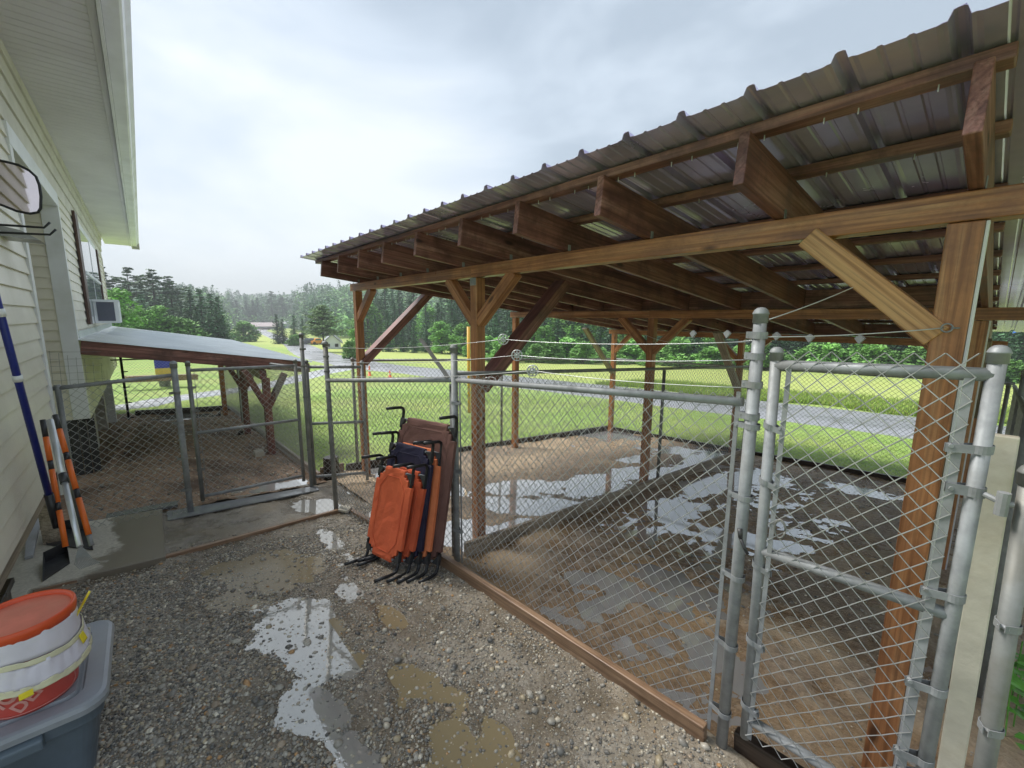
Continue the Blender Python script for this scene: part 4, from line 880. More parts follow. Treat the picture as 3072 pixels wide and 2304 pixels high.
def cot(label, fab, bl, br, tl, tr, leg=0.13, head=0.05, torn=False):
    """bl, br, tl, tr: where the corners of the canvas frame are in the yard"""
    bl, br, tl, tr = [np.array(p, float) for p in (bl, br, tl, tr)]
    ex = (br - bl); w_ = np.linalg.norm(ex); ex /= w_; ey = (tl - bl); Ln = np.linalg.norm(ey); ey /= Ln; en = np.cross(ex, ey); en /= np.linalg.norm(en)
    if en[1] > 0: en = -en
    P = lambda u, v, n=0.0: bl + ex*u + ey*v + en*n
    t = thing('cot', tuple((bl + br)/2), label, 'cot', 'cots stacked against the fence')
    m_ = fab
    for side in (0, w_):
        b = MB(); pts = [P(side, Ln + 0.0), P(side, Ln + head*0.6), P(side, Ln + head*1.3), P(side, Ln + head*1.75, 0.012), P(side, Ln + head*1.95, 0.035), P(side, Ln + head*1.9, 0.07), P(side, Ln + head*1.75, leg)]
        b.tube([P(side, -0.0)] + pts, 0.0125, 10); b.build('side_rail', M_blackm, t, smooth=True)
        b = MB(); b.tube([P(side, 0.02), P(side, -head*0.8), P(side, -head*1.35, 0.010), P(side, -head*1.6, 0.035), P(side, -head*1.7, 0.07), P(side, -head*1.75, leg)], 0.0125, 10); b.build('foot', M_blackm, t, smooth=True)
        for v0 in (Ln - 0.075, -0.005):
            b = MB(); s_ = 1 if side == 0 else -1; q = [P(side - s_*0.012, v0), P(side + s_*0.055, v0 + (0.08 if v0 > 0.1 else 0)), P(side - s_*0.012, v0 + 0.085)] if v0 > .1 else [P(side - s_*0.012, v0), P(side + s_*0.055, v0), P(side - s_*0.012, v0 + 0.085)]
            q2 = [p + en*0.017 for p in q]; q1 = [p - en*0.014 for p in q]; b.add(q1 + q2, [(0,1,2),(5,4,3),(0,3,4,1),(1,4,5,2),(2,5,3,0)]); b.build('corner_gusset', M_blackp, t)
    for v0 in (0.0, Ln): b = MB(); b.tube([P(0, v0), P(w_, v0)], 0.010, 8); b.build('end_bar', M_galv, t, smooth=True)
    a, c_ = 0.075, 0.095; th = 0.019; rb = 0.022
    # canvas: a lofted sleeve over the two side rails and both end bars, corners cut away
    uu = [0, 0.02, 0.05, a, a + 0.05, w_*0.35, w_*0.5, w_*0.65, w_ - a - 0.05, w_ - a, w_ - 0.05, w_ - 0.02, w_]; vv = [-rb, 0.0, 0.03, c_*0.5, c_, c_ + 0.06] + list(np.linspace(c_ + 0.15, Ln - c_ - 0.15, 6)) + [Ln - c_ - 0.06, Ln - c_, Ln - c_*0.5, Ln - 0.03, Ln, Ln + rb]
    b = MB(); idx = {}; V = []; Fc = []; r_ = np.random.RandomState(int(abs(bl[0]*1000) % 997))
    def ok(u, v): 
        du = min(u, w_ - u); dv = min(v, Ln - v); return du/a + dv/c_ >= 1.0 - 1e-6
    for s_ in (1, -1):
        for i, u in enumerate(uu):
            for j, v in enumerate(vv):
                du = min(u, w_ - u); dv = min(v, Ln - v); e_ = th*(1 if (du > 0.0 and dv > -0.001) else 0.78)
                sag = 0.012*math.sin(math.pi*min(1, max(0, u/w_)))*math.sin(math.pi*min(1, max(0, v/Ln)))
                x_ = u + (-(rb) if u == 0 else rb if u == w_ else 0)*(1); wob = r_.uniform(-1, 1)*0.002*(4 if torn and v < 0.1 else 1)
                idx[s_, i, j] = len(V); V.append(P(x_, v + wob*1.5, s_*e_ - sag + wob))
        for i in range(len(uu) - 1):
            for j in range(len(vv) - 1):
                um, vm = (uu[i] + uu[i+1])/2, (vv[j] + vv[j+1])/2
                if not ok(um, max(0, min(Ln, vm))) : continue
                if torn and vm < 0.07 and r_.rand() < 0.45: continue
                q = (idx[s_, i, j], idx[s_, i+1, j], idx[s_, i+1, j+1], idx[s_, i, j+1]); Fc.append(q if s_ > 0 else q[::-1])
    keep = set(f[0] for f in Fc); ni = len(uu); nj = len(vv)
    cells = {(i, j) for i in range(ni-1) for j in range(nj-1) if ok((uu[i]+uu[i+1])/2, max(0, min(Ln, (vv[j]+vv[j+1])/2)))}
    for (i, j) in cells:
        for (di, dj, e0, e1) in ((-1, 0, (i, j), (i, j+1)), (1, 0, (i+1, j+1), (i+1, j)), (0, -1, (i+1, j), (i, j)), (0, 1, (i, j+1), (i+1, j+1))):
            if (i+di, j+dj) not in cells: Fc.append((idx[1, e0[0], e0[1]], idx[1, e1[0], e1[1]], idx[-1, e1[0], e1[1]], idx[-1, e0[0], e0[1]]))
    b.add(V, Fc); o = b.build('canvas', m_, t, smooth=False); 
    md = o.modifiers.new('b', 'BEVEL'); md.width = 0.003; md.segments = 1
    i_ = 0.045; st = MB(); pl = [P(i_ + a, i_, th), P(w_ - i_ - a, i_, th), P(w_ - i_, i_ + c_, th), P(w_ - i_, Ln - i_ - c_, th), P(w_ - i_ - a, Ln - i_, th), P(i_ + a, Ln - i_, th), P(i_, Ln - i_ - c_, th), P(i_, i_ + c_, th), P(i_ + a, i_, th)]
    st.tube([p - en*0.001 for p in pl], 0.0022, 6); st.build('seam', m_, t, smooth=True)
    return t
gy = lambda x, y, h: (x, y, gz(x, y) + h)
def cot2(label, fab, br, tr, tl, leg, **k):
    br, tr, tl = np.array(br), np.array(tr), np.array(tl); bl = br + (tl - tr)*0.99; bl[2] = br[2] - 0.01; cot(label, fab, bl, br, tl, tr, leg=leg, **k)
cot2('short orange cot at the front of the stack, with a pale vertical crease', Fb_or, (-2.863, 1.325, -0.088), (-2.857, 1.470, 0.577), (-3.240, 1.385, 0.575), 0.20)
cot2('worn orange cot with a torn lower end, second from the front of the stack', Fb_or2, (-2.805, 1.395, -0.092), (-2.785, 1.543, 0.547), (-3.151, 1.461, 0.570), 0.20, torn=True)
cot2('dark navy cot in the middle of the stack', Fb_nv, (-2.755, 1.445, -0.089), (-2.785, 1.605, 0.732), (-3.262, 1.495, 0.745), 0.20)
cot2('bright orange cot between the navy one and the brown one', Fb_or3, (-2.712, 1.495, -0.09), (-2.757, 1.665, 0.714), (-3.265, 1.55, 0.735), 0.19)
cot2('tall brown cot at the back of the stack, leaning on the fence', Fb_br, (-2.655, 1.555, -0.092), (-2.650, 1.738, 0.910), (-3.255, 1.598, 0.945), 0.18)

# ================================================================ TOOLS AGAINST THE HOUSE WALL
def on_y(x, y, Y): r_ = ray(x, y); return CAM + r_*(Y/r_[1])
def tool(name, a, b, ya, yb_, segs, label, cat, group=None):
    """segs: (from, to, radius, material, part name) along the tool, 0 at the top"""
    A = on_y(a[0], a[1], ya); B = on_y(b[0], b[1], yb_); t = thing(name, tuple(B), label, cat, group)
    for (s0, s1, r_, mt, pn) in segs:
        m_ = MB(); m_.tube([A + (B-A)*s0, A + (B-A)*s1], r_, 12); o = m_.build(pn, mt, t, smooth=False)
        for p in o.data.polygons: p.use_smooth = len(p.vertices) == 4
    return t, A, B
M_blue = plain('blue_paint', (0.012,0.022,0.20), 0.35, var=0.15); M_orange = plain('orange_paint', (0.78,0.16,0.02), 0.4, var=0.1); M_alu = plain('brushed_aluminium', (0.55,0.57,0.58), 0.35, 0.6, var=0.1)
tool('blue_pole', (-10, 900), (172, 1580), -0.55, -0.52, [(-0.35, 0.84, 0.0165, M_blue, 'shaft'), (0.03, 0.06, 0.02, M_whitep, 'clamp'), (0.29, 0.315, 0.02, M_whitep, 'clamp'), (0.83, 1.0, 0.021, M_blackp, 'grip')], 'long dark blue pole with a black grip leaning on the cream wall', 'pole')
t, A, B = tool('orange_pole', (166, 1245), (272, 1625), -0.50, -0.38, [(0.0, 0.12, 0.0145, M_blackp, 'grip'), (0.12, 0.31, 0.0155, M_orange, 'sleeve'), (0.31, 0.37, 0.014, M_blackp, 'collar'), (0.37, 0.6, 0.0155, M_orange, 'sleeve'), (0.6, 0.67, 0.014, M_blackp, 'collar'), (0.67, 0.95, 0.0155, M_orange, 'sleeve'), (0.95, 1.03, 0.013, M_galv, 'ferrule')], 'orange and black handled tool, rightmost of those leaning by the wall', 'tool')
tool('orange_pole', (128, 1260), (197, 1640), -0.53, -0.48, [(0.0, 0.14, 0.014, M_blackp, 'grip'), (0.14, 0.33, 0.014, M_orange, 'sleeve'), (0.33, 0.4, 0.013, M_blackp, 'collar'), (0.4, 0.66, 0.014, M_orange, 'sleeve'), (0.66, 0.72, 0.013, M_blackp, 'collar'), (0.72, 1.0, 0.014, M_orange, 'sleeve')], 'orange and black handled tool half hidden between the blue pole and the grey rake', 'tool')
t, A, B = tool('hand_rake', (150, 1262), (240, 1640), -0.48, -0.36, [(0.0, 0.46, 0.0165, M_alu, 'outer_tube'), (0.46, 0.53, 0.019, M_blackp, 'lock_collar'), (0.53, 1.0, 0.0135, M_alu, 'inner_tube')], 'aluminium telescopic rake with a small fan of wire tines', 'rake')
dirn = (B - A)/np.linalg.norm(B - A); sidev = np.cross(dirn, ray(230, 1690)/np.linalg.norm(ray(230, 1690))); sidev /= np.linalg.norm(sidev); mm = MB()
for k in range(13):
    q = (k - 6)/6; mm.tube([B - dirn*0.01, B + dirn*0.03 + sidev*q*0.015, B + dirn*0.09 + sidev*q*0.032, B + dirn*0.115 + sidev*q*0.036 + np.array([0.01, 0.02, -0.004])], 0.0020, 5)
mm.tube([B + dirn*0.055 + sidev*q for q in (-0.022, 0, 0.022)], 0.003, 5); mm.build('tines', M_galvd, t)
m_ = MB(); m_.tube([on_y(172, 1590, -0.56), on_y(210, 1635, -0.5)], 0.018, 10)
def pan(px, label, loc_h=0.05, w_=0.2):
    t = thing('dustpan', tuple(px[0]), label, 'dustpan'); p = [np.array(q, float) for q in px]; b = MB()
    base = [p[0], p[1], p[2], p[3]]; up = np.array([0, 0, 0.006]); b.add(base + [q + up for q in base], [(3,2,1,0),(4,5,6,7),(0,1,5,4),(1,2,6,5),(2,3,7,6),(3,0,4,7)]); b.build('tray', M_blackp, t)
    wl = MB(); H_ = np.array([0, 0, 0.09])
    for a_, b_2, h0, h1 in ((0, 1, .15, 1), (1, 2, 1, 1), (2, 3, 1, .15)):
        V = [p[a_], p[b_2], p[b_2] + H_*h1, p[a_] + H_*h0]; c0 = sum(p)/4; off = [(c0 - v)*0.03*np.array([1, 1, 0]) for v in V]; wl.add(V + [v + o_ for v, o_ in zip(V, off)], [(0,1,2,3),(7,6,5,4),(0,4,5,1),(1,5,6,2),(2,6,7,3),(3,7,4,0)])
    wl.build('rim', M_blackp, t); return t
def G2(x, y, h=0.05): # point seen at a photo pixel on the slab
    r_ = ray(x, y); t_ = (gz(0, 0) + h - CAM[2])/(r_[2] - 0.05*r_[0] + 0.065*r_[1]); return CAM + r_*t_
pan([G2(128, 1745), G2(135, 1690), G2(205, 1655), G2(210, 1690)], 'black dustpan lying open on the slab in front of the tools')
pan([G2(140, 1635), G2(150, 1598), G2(265, 1578), G2(280, 1650)], 'black dustpan standing behind the rake against the wall')
m_ = MB(); a = G2(75, 1680); b = G2(90, 1585); c = G2(133, 1580); d = G2(100, 1672); zz = np.array([0, 0, 0.02]); m_.add([a, b + (0, 0, .1), c + (0, 0, .1), d, a + zz, b + zz + (0, 0, .1), c + zz + (0, 0, .1), d + zz], [(3,2,1,0),(4,5,6,7),(0,1,5,4),(1,2,6,5),(2,3,7,6),(3,0,4,7)])
tag(m_.build('grey_board', plain('grey_paint', (0.42,0.43,0.46), 0.5), loc=tuple(a)), 'small grey board propped under the house wall behind the tools', 'board')
m_ = MB(); z = gz(-3.7, -0.9)
m_.box(-3.95, -3.1, -1.15, -0.80, z - 0.05, z + 0.16); m_.box(-3.97, -3.08, -1.17, -0.78, z + 0.161, z + 0.20)
tag(m_.build('wooden_step', W_black, loc=(-3.5, -0.95, z), bevel=0.006), 'dark weathered wooden step under the house wall behind the red bucket', 'step')

# shelf bracket and mirror beside the entry
mr = thing('round_mirror', tuple(on_y(0, 700, YW)), 'black rimmed mirror on two black rods sticking out of the house wall', 'mirror')
Xm = -4.25
def on_x(x, y, X): r_ = ray(x, y); return CAM + r_*(X/r_[0])
out_ = [(-60, 470), (-20, 478), (20, 486), (55, 495), (88, 512), (108, 530), (118, 555), (123, 590), (122, 625), (114, 637), (90, 641), (50, 633), (10, 617), (-30, 602), (-70, 590)]
pm = [on_x(x, y, Xm) for x, y in out_]; b = MB(); n_ = len(pm); b.add(pm + [p - (0.02, 0, 0) for p in pm], [tuple(range(n_)), tuple(range(2*n_-1, n_-1, -1))] + [(i, (i+1) % n_, (i+1) % n_ + n_, i + n_) for i in range(n_)])
m = NM('mirror_glass', 0.04, 1.0, (0.62,0.55,0.55)); b.build('glass', m.m, mr)
b = MB(); b.tube(pm + [pm[0]], 0.008, 8); b.build('rim', M_blackm, mr, smooth=True)
for (y0, y1, ex) in ((675, 683, 150), (700, 704, 168)):
    b = MB(); p0 = on_x(-80, y0 - 6, Xm); p1 = on_x(ex - 18, y1, Xm); p2 = on_x(ex, y1 - 16, Xm); b.tube([p0, p1, p2], 0.007, 8); b.build('rod', M_blackm, mr, smooth=True)
b = MB(); q = [on_x(-60, 662, Xm), on_x(-60, 700, Xm), on_x(120, 720, Xm), on_x(60, 690, Xm)]; b.add(q + [p - (0.25, 0, 0) for p in q], [(0,1,2,3),(7,6,5,4),(0,4,5,1),(1,5,6,2),(2,6,7,3),(3,7,4,0)]); b.build('shelf_plate', plain('grey_plate', (0.30,0.30,0.30), 0.3), mr)

# ================================================================ TOTE AND BUCKET
M_tote = plain('slate_plastic', (0.105,0.135,0.165), 0.42, var=0.18, scale=5, tint=(0.19,0.20,0.20)); M_lid = plain('blue_grey_lid', (0.29,0.31,0.34), 0.38, var=0.14, scale=4, tint=(0.33,0.32,0.31))
M_red = plain('faded_red_plastic', (0.56,0.075,0.058), 0.42, var=0.1, scale=4, tint=(0.62,0.16,0.13)); M_redl = plain('orange_red_lid', (0.66,0.085,0.022), 0.38, var=0.08, scale=5)
M_lidtop = plain('worn_red_lid_top', (0.60,0.17,0.11), 0.45, var=0.16, scale=7, tint=(0.52,0.22,0.13)); M_bag = plain('white_film', (0.72,0.68,0.76), 0.35, var=0.08, scale=9, tint=(0.72,0.69,0.58)); M_yel = plain('yellow_tape', (0.80,0.64,0.03), 0.4); M_print = plain('faded_white_print', (0.66,0.30,0.27), 0.5, var=0.15, scale=30)
TX0, TX1, TY0, TY1, TZ = -2.72, -2.11, -1.08, -0.245, 0.335
tt = thing('storage_tote', ((TX0+TX1)/2, (TY0+TY1)/2, gz(-2.4, -0.6)), 'large slate grey plastic tote with a lighter lid, under the red bucket', 'storage tote')
def rrect(x0, x1, y0, y1, r_, n=6):
    P = []
    for (cx, cy, a0) in ((x1-r_, y1-r_, 0), (x0+r_, y1-r_, 90), (x0+r_, y0+r_, 180), (x1-r_, y0+r_, 270)):
        for k in range(n+1): a = math.radians(a0 + 90*k/n); P.append((cx + r_*math.cos(a), cy + r_*math.sin(a)))
    return P
def loft(rings, cap0=True, cap1=True):
    m_ = MB(); n_ = len(rings[0][0]); V = [(x, y, z) for (P, z) in rings for (x, y) in P]
    Fc = [(i*n_+k, i*n_+(k+1) % n_, (i+1)*n_+(k+1) % n_, (i+1)*n_+k) for i in range(len(rings)-1) for k in range(n_)]
    if cap0: Fc.append(tuple(range(n_-1, -1, -1)))
    if cap1: Fc.append(tuple((len(rings)-1)*n_ + k for k in range(n_)))
    m_.add(V, Fc); return m_
def ins(d, r_): return rrect(TX0+d, TX1-d, TY0+d, TY1-d, max(0.01, r_))
z0 = gz(-2.4, -0.6) - 0.02
o = loft([(ins(0.085, .05), z0), (ins(0.075, .05), z0 + 0.01), (ins(0.035, .06), TZ - 0.10), (ins(0.020, .065), TZ - 0.095), (ins(0.018, .07), TZ - 0.045), (ins(0.03, .07), TZ - 0.02)]).build('body', M_tote, tt, bevel=0.004)
o = loft([(ins(0.012, .07), TZ - 0.045), (ins(0.0, .08), TZ - 0.040), (ins(-0.002, .08), TZ - 0.018), (ins(0.004, .078), TZ - 0.004), (ins(0.016, .07), TZ), (ins(0.070, .05), TZ + 0.001), (ins(0.078, .045), TZ - 0.012), (ins(0.084, .04), TZ - 0.012), (ins(0.092, .035), TZ + 0.004), (ins(0.14, .02), TZ + 0.006)], cap0=False).build('lid', M_lid, tt, smooth=False)
b = MB(); b.prism([(TX1 - 0.020, TZ - 0.045), (TX1 + 0.012, TZ - 0.06), (TX1 + 0.008, TZ - 0.10), (TX1 - 0.03, TZ - 0.11)], -0.62, -0.42, 'y'); b.build('handle', M_tote, tt, bevel=0.006)
for (dx2, dy2, s_) in ((-2.2, -.31, .012), (-2.23, -.35, .008), (-2.26, -.30, .01), (-2.2, -.4, .007)): pass
BX, BY, BZ = -2.30, -0.455, TZ + 0.006; BR, BH = 0.140, 0.335; tilt = Matrix.Rotation(math.radians(1.5), 4, 'Y')
bk = thing('bucket', (BX, BY, BZ), 'faded red plastic bucket with an orange red lid on the grey tote', 'bucket')
b = MB(); b.lathe((BX, BY, BZ), [(BR*0.80, 0), (BR*0.86, 0.012), (BR*0.875, 0.03), (BR*0.97, BH - 0.06), (BR*1.02, BH - 0.058), (BR*1.02, BH - 0.045), (BR*0.99, BH - 0.04), (BR, BH - 0.02)], 48); b.build('body', M_red, bk, smooth=True)
b = MB(); b.lathe((BX, BY, BZ), [(BR*1.0, BH - 0.03), (BR*1.05, BH - 0.028), (BR*1.065, BH - 0.005), (BR*1.055, BH + 0.008), (BR*1.02, BH + 0.012), (BR*0.97, BH + 0.008), (BR*0.955, BH - 0.006)], 56, closed=False); b.build('lid_rim', M_redl, bk, smooth=True)
b = MB(); b.lathe((BX, BY, BZ), [(0.002, BH - 0.004), (BR*0.5, BH - 0.003), (BR*0.96, BH - 0.006)], 48, closed=False); b.build('lid_top', M_lidtop, bk, smooth=True)
camaz = math.atan2(-BY, -BX)      # side of the bucket that faces the camera
def on_bucket(s_, h, lift=0.0015): # s: metres round the bucket from the camera side, h: height
    R_ = BR*(0.875 + 0.095*(h - 0.03)/(BH - 0.09)) + lift; a = camaz + s_/R_; return (BX + R_*math.cos(a), BY + R_*math.sin(a), BZ + h)
def text_on(parent, body, size, s0, h0, ang, mat, name, lift=0.0018, squash=1.0):
    cu = bpy.data.curves.new('t', 'FONT'); cu.body = body; cu.size = size; cu.extrude = 0.0; cu.resolution_u = 3; cu.offset = size*0.035
    to = bpy.data.objects.new('t', cu); COL.objects.link(to); bpy.context.view_layer.update()
    me = bpy.data.meshes.new_from_object(to.evaluated_get(bpy.context.evaluated_depsgraph_get())); bpy.data.objects.remove(to)
    import bmesh
    bm_ = bmesh.new(); bm_.from_mesh(me); bmesh.ops.subdivide_edges(bm_, edges=[e for e in bm_.edges if e.calc_length() > 0.012], cuts=2, use_grid_fill=False); bmesh.ops.triangulate(bm_, faces=bm_.faces); bm_.to_mesh(me); bm_.free()
    ca, sa = math.cos(ang), math.sin(ang); V = []; 
    for v in me.vertices:
        x, y = v.co.x*squash, v.co.y; V.append(on_bucket(s0 + x*ca - y*sa, h0 + x*sa + y*ca, lift))
    m_ = MB(); m_.add(V, [tuple(p.vertices) for p in me.polygons]); bpy.data.meshes.remove(me); return m_.build(name, mat, parent)
A45 = math.radians(40)
text_on(bk, 'THE', 0.030, -0.075, 0.130, A45, M_print, 'lettering'); text_on(bk, 'HOME', 0.078, -0.115, 0.030, A45, M_print, 'lettering', squash=0.9); text_on(bk, 'DEPOT', 0.058, -0.045, 0.022, A45, M_print, 'lettering')
fr_ = MB()
def line_b(pts): fr_.tube([on_bucket(s_, h, 0.001) for s_, h in pts], 0.0012, 4)
line_b([(-0.13 + 0.02*k, 0.016) for k in range(13)] + [(0.125, 0.03)] + [(0.128, 0.03 + 0.02*k) for k in range(8)]); line_b([(-0.13, 0.016 + 0.02*k) for k in range(8)]); fr_.build('printed_border', M_print, bk)
b = MB(); pa = [on_bucket(s_, h, 0.012) for s_, h in ((-0.035, 0.122), (0.0, 0.131), (0.035, 0.140), (0.065, 0.150))]; b.tube(pa, 0.0065, 10); b.build('handle_grip', M_whitep, bk, smooth=True)
# white wrapped bundle around the bucket
wr = thing('plastic_wrap', (BX, BY, BZ + 0.2), 'crumpled white plastic film with cream and yellow edges wound round the red bucket', 'plastic film')
def skirt(name, h0, h1, r0, r1, mat, amp, seed, a0=-2.2, a1=2.0):
    n_ = 90; nv = 7; V = []; r_ = np.random.RandomState(seed); ph = r_.uniform(0, 6, 6)
    for i in range(n_):
        a = camaz + a0 + (a1 - a0)*i/(n_-1)
        for j in range(nv):
            t_ = j/(nv-1); wv = amp*(math.sin(a*9 + ph[0]) + 0.6*math.sin(a*17 + ph[1] + t_*2) + 0.4*math.sin(a*31 + ph[2] - t_*3))*(0.3 + 0.7*abs(t_ - 0.3))
            R_ = r0 + (r1 - r0)*t_ + wv*0.5; V.append((BX + R_*math.cos(a), BY + R_*math.sin(a), BZ + h0 + (h1 - h0)*t_ + wv*0.7 + 0.012*math.sin(a*2.3 + ph[3])))
    m_ = MB(); m_.add(V, [(i*nv+j, (i+1)*nv+j, (i+1)*nv+j+1, i*nv+j+1) for i in range(n_-1) for j in range(nv-1)]); o = m_.build(name, mat, wr, smooth=True); md = o.modifiers.new('s', 'SOLIDIFY'); md.thickness = 0.0015; return o
M_crm = plain('cream_film', (0.70,0.66,0.46), 0.4, var=0.1, scale=14)
skirt('upper_film', BH - 0.115, BH - 0.012, 0.150, 0.146, M_bag, 0.0022, 1); skirt('fold', BH - 0.125, BH - 0.105, 0.158, 0.156, M_crm, 0.004, 2)
skirt('lower_film', BH - 0.195, BH - 0.12, 0.170, 0.153, M_bag, 0.008, 3); skirt('hem', BH - 0.215, BH - 0.19, 0.173, 0.170, M_crm, 0.008, 3)
skirt('yellow_tape', BH - 0.165, BH - 0.128, 0.173, 0.163, M_yel, 0.003, 4, 0.95, 1.12); skirt('yellow_tape', BH - 0.222, BH - 0.200, 0.177, 0.173, M_yel, 0.002, 5, -0.22, -0.02)
b = MB(); e = on_bucket(0.175, BH - 0.07, 0.004); b.obox(e, (e[0] - 0.02, e[1] + 0.05, e[2] + 0.085), 0.014, 0.002); tag(b.build('yellow_strap', M_yel, loc=e), 'short yellow strap end sticking up beside the red lid', 'strap')

# ================================================================ FARTHER OBJECTS
yp = on_ground(1408, 1240)
m_ = MB(); m_.tube([(yp[0], yp[1], yp[2] - 0.1), (yp[0], yp[1], 1.55)], 0.045, 12); tag(m_.build('yellow_post', plain('yellow_sleeve', (0.78,0.42,0.04), 0.45), loc=tuple(yp), smooth=True), 'tall yellow sleeve post on the lawn beyond the runs', 'post')
def marker(px, py, hgt, label):
    p = on_ground(px, py); t = thing('road_marker', tuple(p), label, 'marker')
    b = MB(); b.lathe(tuple(p), [(0.16, 0), (0.15, 0.03), (0.09, 0.04), (0.03, hgt), (0.01, hgt + 0.01)], 14); b.build('cone', plain('cone_orange', (0.80,0.13,0.03), 0.5), t, smooth=True)
    b = MB(); b.lathe(tuple(p), [(0.075, hgt*0.45), (0.060, hgt*0.62)], 14, closed=False); b.build('stripe', M_whitep, t, smooth=True)
marker(1109, 1128, 0.62, 'orange and white traffic cone at the roadside beside the left shelter post'); marker(1170, 1133, 0.42, 'small orange traffic cone at the roadside, right of the bigger one')
# bench-like block with a blue and yellow panel on the lawn past the kennel
p = on_ground(500, 1172); t = thing('yard_bench', tuple(p), 'low brown bench on the lawn seen through the kennel', 'bench')
q0 = on_ground(380, 1172); q1 = on_ground(590, 1160); dq = q1 - q0
b = MB(); b.obox(q0 + (0, 0, 0.42), q1 + (0, 0, 0.42), 0.35, 0.22); b.build('seat', W_brown, t)
for f in (0.08, 0.92): b = MB(); c = q0 + dq*f; b.obox((c[0], c[1], c[2] - 0.1), (c[0], c[1], c[2] + 0.32), 0.3, 0.1); b.build('leg', W_black, t)
p = on_ground(496, 1160); t = thing('signal_box', tuple(p), 'blue and yellow painted box on a grey post on the lawn beyond the kennel', 'box')
s_ = ((p - CAM) @ RC[:, 2])/F0
b = MB(); b.box(p[0]-.3, p[0]+.3, p[1]-19*s_, p[1]+19*s_, p[2] + 58*s_, p[2] + 88*s_); b.build('blue_panel', plain('panel_blue', (0.06,0.07,0.38), 0.5), t)
b = MB(); b.box(p[0]-.3, p[0]+.3, p[1]-19*s_, p[1]+19*s_, p[2] + 40*s_, p[2] + 58*s_ - 0.002); b.build('yellow_panel', plain('panel_yellow', (0.75,0.55,0.12), 0.5), t)
b = MB(); b.lathe(tuple(p), [(13*s_, -0.1), (15*s_, 40*s_ - .002)], 12); b.build('base', M_galvd, t)
# blue tarp corner past the right fence
b = MB(); V = []; 
for i in range(9):
    for j in range(7): V.append((0.10 + 0.12*i, 10.0 + 0.2*j, 1.62 + 0.045*i - 0.01*i*i*0.3 + 0.03*math.sin(i*1.3 + j)))
b.add(V, [(i*7+j, (i+1)*7+j, (i+1)*7+j+1, i*7+j+1) for i in range(8) for j in range(6)]); o = b.build('tarp', plain('blue_tarp', (0.03,0.16,0.62), 0.4), loc=(0.5, 10.3, 1.6), smooth=True); md = o.modifiers.new('s', 'SOLIDIFY'); md.thickness = 0.004
tag(o, 'bright blue tarp beyond the right fence at the edge of the photo', 'tarp')
b = MB(); b.tube([(0.35, 10.2, -0.8), (0.35, 10.2, 1.64)], 0.03, 8); tag(b.build('tarp_pole', M_galv, loc=(0.35, 10.2, -0.8)), 'pole holding up the blue tarp', 'pole')
# leafy weed at the right edge
wp = G2(3066, 2200, 0.0); t = thing('broadleaf_weed', tuple(wp), 'green leafy weed behind the hinge post at the right edge', 'weed')
rs = np.random.RandomState(3); M_weed = plain('weed_leaf', (0.12,0.34,0.05), 0.45, var=0.3, scale=20); b = MB()
for k in range(70):
    a = rs.uniform(0, 6.28); h = rs.uniform(0.03, 0.42); base = np.array([wp[0] + rs.uniform(-0.07, 0.12), wp[1] + rs.uniform(-0.2, 0.35), wp[2] + h*0.7]); d = np.array([math.cos(a), math.sin(a), 0.3]); sd_ = np.array([-math.sin(a), math.cos(a), 0]); l_ = rs.uniform(0.05, 0.12); w_ = l_*0.35
    b.add([base, base + d*l_*0.5 + sd_*w_, base + d*l_ + (0, 0, -0.01), base + d*l_*0.5 - sd_*w_], [(0, 1, 2, 3)])
b.build('leaves', M_weed, t); b = MB()
for k in range(9): x = wp[0] + rs.uniform(-0.06, 0.1); y = wp[1] + rs.uniform(-0.15, 0.3); b.tube([(x, y, gz(x, y)), (x + rs.uniform(-.03, .03), y, gz(x, y) + rs.uniform(.2, .42))], 0.003, 5)
b.build('stems', M_weed, t)

